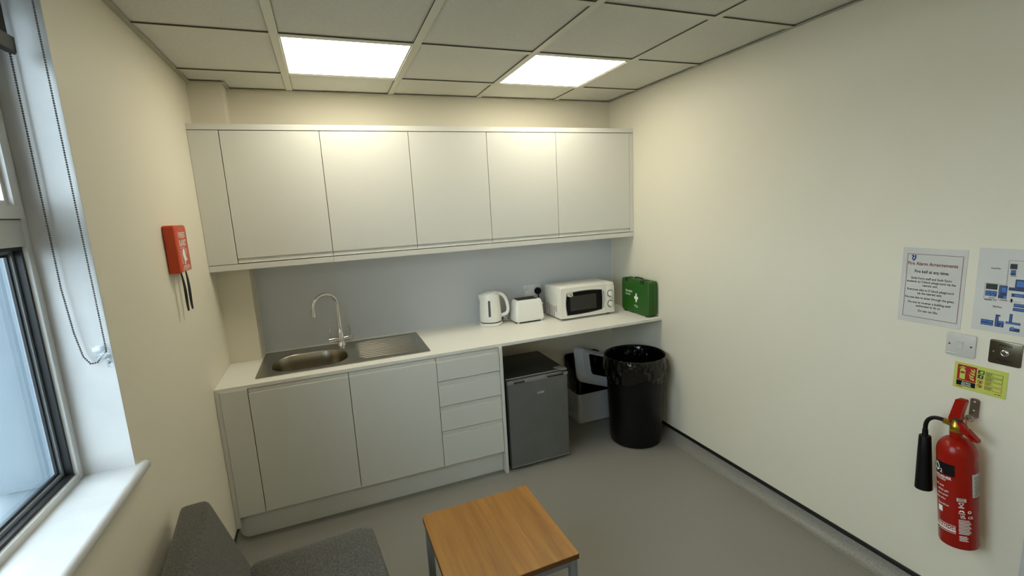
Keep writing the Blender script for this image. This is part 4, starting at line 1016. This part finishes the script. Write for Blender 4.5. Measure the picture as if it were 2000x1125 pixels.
# ------------------------------------------------------------------ extinguisher on its hook
hk = Thing('wall_hook', 'steel bracket screwed to the wall that carries the extinguisher', 'bracket', (W, -2.378, 0.85))
hk.part('plate', MB().prism(rrect(-2.393, -2.365, 0.848, 0.918, (0.001, 0.009, 0.009, 0.001), 4), lambda u, v, d: (W - d, u, v), 0.0003, 0.004), 'hook')
hk.part('arm', MB().prism([(0.0042, 0.848), (0.0042, 0.853), (0.055, 0.853), (0.060, 0.862), (0.064, 0.862), (0.058, 0.848)], lambda u, v, d: (W - u, d, v), -2.391, -2.367), 'hook')
for z in (0.905, 0.872): hk.part('screw', MB().sphere((W - 0.0045, -2.379, z), 0.004), 'chrome')

ebot, etop = Vector((W - 0.070, -2.409, 0.370)), Vector((W - 0.085, -2.370, 0.804))
eax = (etop - ebot).normalized()
eloc = tuple(ebot)
cdir = Vector((0.6212, -3.2859, 0)) - Vector((ebot.x, ebot.y, 0)); cdir = (cdir - eax * cdir.dot(eax)).normalized()   # label zero direction: out into the room
eri = cdir.cross(eax) * -1.0
eri = eax.cross(cdir)
if eri.dot(Vector((0.93, -0.37, 0))) < 0: eri = -eri
ER = 0.0575
def ec(phi, h, r):  # point on the cylinder: angle, height along the axis, radius
    return tuple(ebot + eax * h + cdir * (r * math.cos(phi)) + eri * (r * math.sin(phi)))
t = Thing('fire_extinguisher', 'red carbon dioxide extinguisher with black discharge horn hung on the wall', 'fire extinguisher', eloc)
prof = [(0.030, 0.004), (0.050, 0.0), (0.0555, 0.003), (0.0575, 0.010), (0.0575, 0.355)]
for k in range(1, 9):
    a = R(90 * k / 8); prof.append((0.019 + 0.0385 * math.cos(a), 0.355 + 0.058 * math.sin(a)))
prof += [(0.019, 0.418), (0.019, 0.438)]
n_ = 56
t.part('cylinder', MB().loft([[ec(2 * PI * i / n_, h, r) for i in range(n_)] for r, h in prof]), 'ext_red', smooth=40)
def et(dy, dz, dx=0.0): return Vector((etop.x + dx, etop.y + dy, etop.z + dz))
t.part('valve', MB().loft([[ec(2 * PI * i / 24, h, r) for i in range(24)] for r, h in ((0.0195, 0.4382), (0.0195, 0.443), (0.0175, 0.444), (0.0185, 0.448), (0.0175, 0.452), (0.0185, 0.456), (0.0165, 0.462), (0.012, 0.470), (0.012, 0.484))]), 'brass', smooth=40)
vt = ebot + eax * 0.458
nb = vt + Vector((-0.002, 0.036, 0.006))
t.part('outlet_nut', MB().tube([vt + Vector((0, 0.014, 0.003)), nb], 0.0115, 6), 'brass')
# the hose runs towards the far end of the wall (+y) and drops to the horn
hp = smooth_path([nb + Vector((0, -0.008, 0)), nb + Vector((0, 0.012, 0.002)), nb + Vector((-0.001, 0.032, -0.002)), nb + Vector((-0.002, 0.047, -0.016)), nb + Vector((-0.003, 0.053, -0.036)), nb + Vector((-0.003, 0.053, -0.062))], 6)
t.part('swivel_pipe', MB().tube(hp, 0.0072, 14), 'black', smooth=60)
hb = hp[-1]
hd_ = Vector((0.004, -0.010, -0.215)).normalized()
horn = [(0.009, -0.004), (0.0095, 0.018), (0.0098, 0.020), (0.0178, 0.0215), (0.0190, 0.0245), (0.0225, 0.10), (0.0275, 0.235), (0.0275, 0.240), (0.025, 0.240), (0.018, 0.10)]
hu = hd_.cross(Vector((1, 0, 0))).normalized(); hv = hd_.cross(hu)
t.part('horn', MB().loft([[tuple(hb + hd_ * h + (hu * math.cos(2 * PI * i / 28) + hv * math.sin(2 * PI * i / 28)) * r) for i in range(28)] for r, h in horn]), 'black', smooth=40, label='black discharge horn')
# levers: folded red steel
def lever(name, P, w, xc):
    b = MB(); 
    lo = [[(xc - w, y, z) for y, z in P], [(xc + w, y, z) for y, z in P]]
    b.loft(lo); return t.part(name, b, 'ext_red')
vy, vz = vt.y, vt.z
up = MB().loft([[tuple(Vector((etop.x - 0.011, vy + a, vz + b))) for a, b in ((0.016, 0.012), (0.021, 0.026), (0.006, 0.103), (0.000, 0.107), (-0.020, 0.107), (-0.024, 0.102), (-0.014, 0.040), (-0.016, 0.030))], [tuple(Vector((etop.x + 0.011, vy + a, vz + b))) for a, b in ((0.016, 0.012), (0.021, 0.026), (0.006, 0.103), (0.000, 0.107), (-0.020, 0.107), (-0.024, 0.102), (-0.014, 0.040), (-0.016, 0.030))]])
t.part('squeeze_lever', up, 'ext_red', label='red squeeze lever')
lowp = [(0.014, 0.024), (0.018, 0.012), (-0.052, -0.036), (-0.070, -0.036), (-0.068, -0.026), (-0.010, 0.024)]
slot_ = [(-0.040, -0.0165), (-0.056, -0.0290), (-0.060, -0.0275), (-0.044, -0.0140)]
t.part('carry_handle', plate_with_hole(lowp, slot_, -0.010, 0.010).map(lambda x, y, z: (etop.x + z, vy + x, vz + y)), 'ext_red', label='red carry handle with a slot')
t.part('pivot', MB().box(etop.x - 0.012, etop.x + 0.012, vy - 0.014, vy + 0.008, vz + 0.020, vz + 0.034, 0.002), 'slot')
rg = [(etop.x + 0.012 + 0.004, vy - 0.028 + 0.012 * math.cos(2 * PI * k / 24), vz + 0.036 + 0.010 * math.sin(2 * PI * k / 24)) for k in range(25)]
pin = t.part('safety_pin', MB().tube([(etop.x + 0.003, vy + 0.005, vz + 0.036), (etop.x + 0.016, vy - 0.018, vz + 0.036)], 0.0018, 8), 'chrome')
t.part('pin_ring', MB().tube(rg, 0.0014, 6, False), 'chrome', label='steel pull ring')
tgp = MB().tube([(etop.x + 0.014, vy - 0.020, vz + 0.030), (etop.x + 0.014, vy - 0.024, vz + 0.004)], 0.0012, 6)
t.part('seal_tag', tgp, 'ext_red'); t.part('safety_disc', MB().tube([(etop.x + 0.004, vy - 0.016, vz + 0.002), (etop.x + 0.004, vy - 0.036, vz + 0.000)], 0.005, 10), 'brass')
# printing wrapped round the cylinder: u = arc length from the room-facing line, v = height
def ef(e): return lambda u, v: ec(u / ER, v, ER + e)
f = ef(0.0004); f2 = ef(0.0008)
bk = MB(); rect(bk, -0.105, -0.003, 0.281, 0.326, f, 16); t.part('band', bk, 'ink', smooth=0, label='black printed band')
wh = MB()
put_text(wh, 'CO', -0.0515, 0.288, 0.047, f2, 0.022, 'RIGHT', 0.040); put_text(wh, '2', -0.0500, 0.285, 0.020, f2, 0.012, 'LEFT')
put_text(wh, 'EXTINGUISHER', -0.0125, 0.266, 0.0145, f2, 0.016, 'RIGHT', 0.084)
put_text(wh, 'CARBON DIOXIDE', -0.030, 0.257, 0.009, f2, 0.010, 'RIGHT', 0.07)
for k, (s_, u_) in enumerate((('Pull out', -0.036), ('safety pin', -0.022), ('squeeze and aim', -0.024), ('at base of fire', -0.032), ('Do not hold horn', -0.022))):
    put_text(wh, s_, u_, 0.232 - k * 0.0165 - (0.006 if k == 4 else 0), 0.0105, f2, 0.01, 'RIGHT', 0.040)
rect(wh, -0.062, -0.044, 0.130, 0.152, f, 3)
rect(wh, -0.070, -0.004, 0.089, 0.0905, f, 10); put_text(wh, 'FIREDGE', -0.004, 0.0745, 0.0155, f2, 0.014, 'RIGHT', 0.062); rect(wh, -0.075, -0.004, 0.066, 0.0715, f, 10); rect(wh, -0.06, -0.004, 0.060, 0.0615, f, 8)
# right hand column of marks
for k in range(10): rect(wh, 0.004, 0.034 + 0.006 * ((k * 7) % 3) / 2, 0.118 - k * 0.0058, 0.1205 - k * 0.0058, f, 5)
for k in range(4): rect(wh, 0.005, 0.026 + 0.004 * (k % 2), 0.055 - k * 0.0055, 0.0575 - k * 0.0055, f, 4)
put_text(wh, 'UK', 0.0085, 0.1335, 0.010, f2, 0.012, 'LEFT'); put_text(wh, 'CA', 0.0100, 0.1265, 0.010, f2, 0.012, 'LEFT'); put_text(wh, 'CE', 0.0300, 0.128, 0.0130, f2, 0.012, 'LEFT')
n_ = 16
for k in range(n_):
    a0, a1 = 2 * PI * k / n_, 2 * PI * (k + 1) / n_
    wh.flat([(0.035 + 0.0055 * math.cos(a0), 0.153 + 0.0055 * math.sin(a0)), (0.035 + 0.0055 * math.cos(a1), 0.153 + 0.0055 * math.sin(a1)), (0.035 + 0.003 * math.cos(a1), 0.153 + 0.003 * math.sin(a1)), (0.035 + 0.003 * math.cos(a0), 0.153 + 0.003 * math.sin(a0))], f)
wh.flat([(0.004, 0.150), (0.009, 0.158), (0.018, 0.158), (0.021, 0.150)], f); rect(wh, 0.004, 0.022, 0.1440, 0.1465, f, 2)
for (a, b) in (((0.005, 0.186), (0.012, 0.174)), ((0.019, 0.186), (0.012, 0.174)), ((0.005, 0.186), (0.019, 0.186))):
    d_ = Vector((b[0] - a[0], b[1] - a[1])).normalized(); nn = Vector((-d_.y, d_.x)) * 0.001
    wh.flat([(a[0] - nn.x, a[1] - nn.y), (b[0] - nn.x, b[1] - nn.y), (b[0] + nn.x, b[1] + nn.y), (a[0] + nn.x, a[1] + nn.y)], f)
rect(wh, 0.004, 0.020, 0.167, 0.1695, f, 2); rect(wh, 0.006, 0.018, 0.171, 0.1725, f, 2)
t.part('lettering', wh, 'white_ink', smooth=0, label='white lettering and test marks', kind='stuff')
pb = MB(); rect(pb, 0.000, 0.026, 0.191, 0.204, f, 4); rect(pb, 0.046, 0.092, 0.208, 0.296, f, 8)
t.part('paper_label', pb, 'paper', smooth=0, label='white service labels')
pk = MB(); put_text(pk, 'PASSED', 0.013, 0.1925, 0.007, f2, 0.016, 'CENTER', 0.018); rect(pk, 0.004, 0.021, 0.199, 0.2003, f2, 2); rect(pk, 0.006, 0.019, 0.2015, 0.2027, f2, 2)
for k in range(14): rect(pk, 0.052 + 0.002 * (k % 3), 0.086, 0.214 + k * 0.0054, 0.2158 + k * 0.0054, f2, 4)
t.part('label_print', pk, 'ink', smooth=0, label='black label print', kind='stuff')

# ------------------------------------------------------------------ coffee table
TXc, TYc = 1.1235, -1.6395
t = Thing('coffee_table', 'low square oak-topped table on a grey metal frame', 'table', (TXc, TYc, 0.0), R(1.0), local=True)
hw = 0.249
t.part('table_top', MB().loft([[(x, y, z) for x, y in rrect(-hw + i_, hw - i_, -hw + i_, hw - i_, (0.006, 0.006, 0.016, 0.006), 4)] for z, i_ in ((0.379, 0.0), (0.3985, 0.0), (0.400, 0.0012))]), 'wood', smooth=35)
t.part('edge_lipping', MB().loft([[(x, y, z) for x, y in rrect(-hw - 0.0006, hw + 0.0006, -hw - 0.0006, hw + 0.0006, (0.006, 0.006, 0.016, 0.006), 4)] for z in (0.3785, 0.3975)], False, False), 'wood_edge')
LW = 0.014
for sx in (-1, 1):
    for sy in (-1, 1):
        cx, cy = sx * (hw - 0.020), sy * (hw - 0.020)
        lg = t.part('leg', MB().box(cx - LW, cx + LW, cy - LW, cy + LW, 0.006, 0.378, 0.002), 'leg_grey')
        MB().lathe([(0.012, 0), (0.014, 0.006)], (cx, cy, 0), 12).build('foot', 'black', lg)
for s_ in (-1, 1):
    c = s_ * (hw - 0.020)
    t.part('rail', MB().box(-hw + 0.034, hw - 0.034, c - LW, c + LW, 0.352, 0.378, 0.002), 'leg_grey')
    t.part('rail', MB().box(c - LW, c + LW, -hw + 0.034, hw - 0.034, 0.352, 0.378, 0.002), 'leg_grey')

# ------------------------------------------------------------------ low upholstered chair
ang = R(6)
F = Vector((0.215, -1.420))       # far back corner of the seat
cu, cv = Vector((math.cos(ang), math.sin(ang))), Vector((-math.sin(ang), math.cos(ang)))
cw = 0.56
ctr = F + cu * 0.17 - cv * (cw / 2)
t = Thing('reception_chair', 'low armless chair in grey-brown woven fabric beside the window wall', 'chair', (ctr.x, ctr.y, 0.0), ang, local=True)
def cushion(lo, hi, bev, seg=4, sub=None):
    b = MB().box(lo[0], hi[0], lo[1], hi[1], lo[2], hi[2], bev, seg); return b
s0, s1 = -0.175, 0.280
seat = MB().loft([[(x, y, z) for x, y in rrect(s0 + i_, s1 - i_, -cw / 2 + i_, cw / 2 - i_, (0.05, 0.05, 0.02, 0.02), 6)] for z, i_ in ((0.305, 0.012), (0.312, 0.004), (0.33, 0.0), (0.40, 0.0), (0.418, 0.004), (0.427, 0.012), (0.431, 0.026), (0.433, 0.06))])
t.part('seat', seat, 'fabric', smooth=60)
# backrest: slab leaning back with rounded top corners
def bk_pt(v, h, d):
    # v across, h height along slope, d depth behind the front face
    ang_b = math.atan2(0.100, 0.325)
    fx, fz = s0 + 0.010 - math.sin(ang_b) * h, 0.395 + math.cos(ang_b) * h
    return (fx - d, v, fz)
BHt = 0.352
def bprof(i_): return rrect(-cw / 2 + i_, cw / 2 - i_, 0.0 + i_, BHt - i_, (0.02, 0.022, 0.022, 0.02), 7)
back = MB().loft([[bk_pt(u, v, d) for u, v in bprof(i_)] for d, i_ in ((0.0, 0.022), (0.001, 0.014), (0.004, 0.006), (0.010, 0.0015), (0.020, 0.0), (0.068, 0.0), (0.078, 0.002), (0.084, 0.008), (0.085, 0.018))])
t.part('backrest', back, 'fabric', smooth=60)
for sx, sy in ((s0 + 0.05, -1), (s0 + 0.05, 1), (s1 - 0.05, -1), (s1 - 0.05, 1)):
    y = sy * (cw / 2 - 0.045)
    t.part('leg', MB().box(sx - 0.013, sx + 0.013, y - 0.013, y + 0.013, 0.0, 0.300, 0.002), 'black')
for sy in (-1, 1):
    y = sy * (cw / 2 - 0.045)
    t.part('rail', MB().box(s0 + 0.035, s1 - 0.035, y - 0.0125, y + 0.0125, 0.279, 0.304, 0.002), 'black')
    t.part('back_support', MB().tube([bk_pt(y, 0.25, 0.092), bk_pt(y, 0.0, 0.092), (s0 - 0.055, y, 0.305), (s0 + 0.03, y, 0.292)], 0.009, 10), 'black')
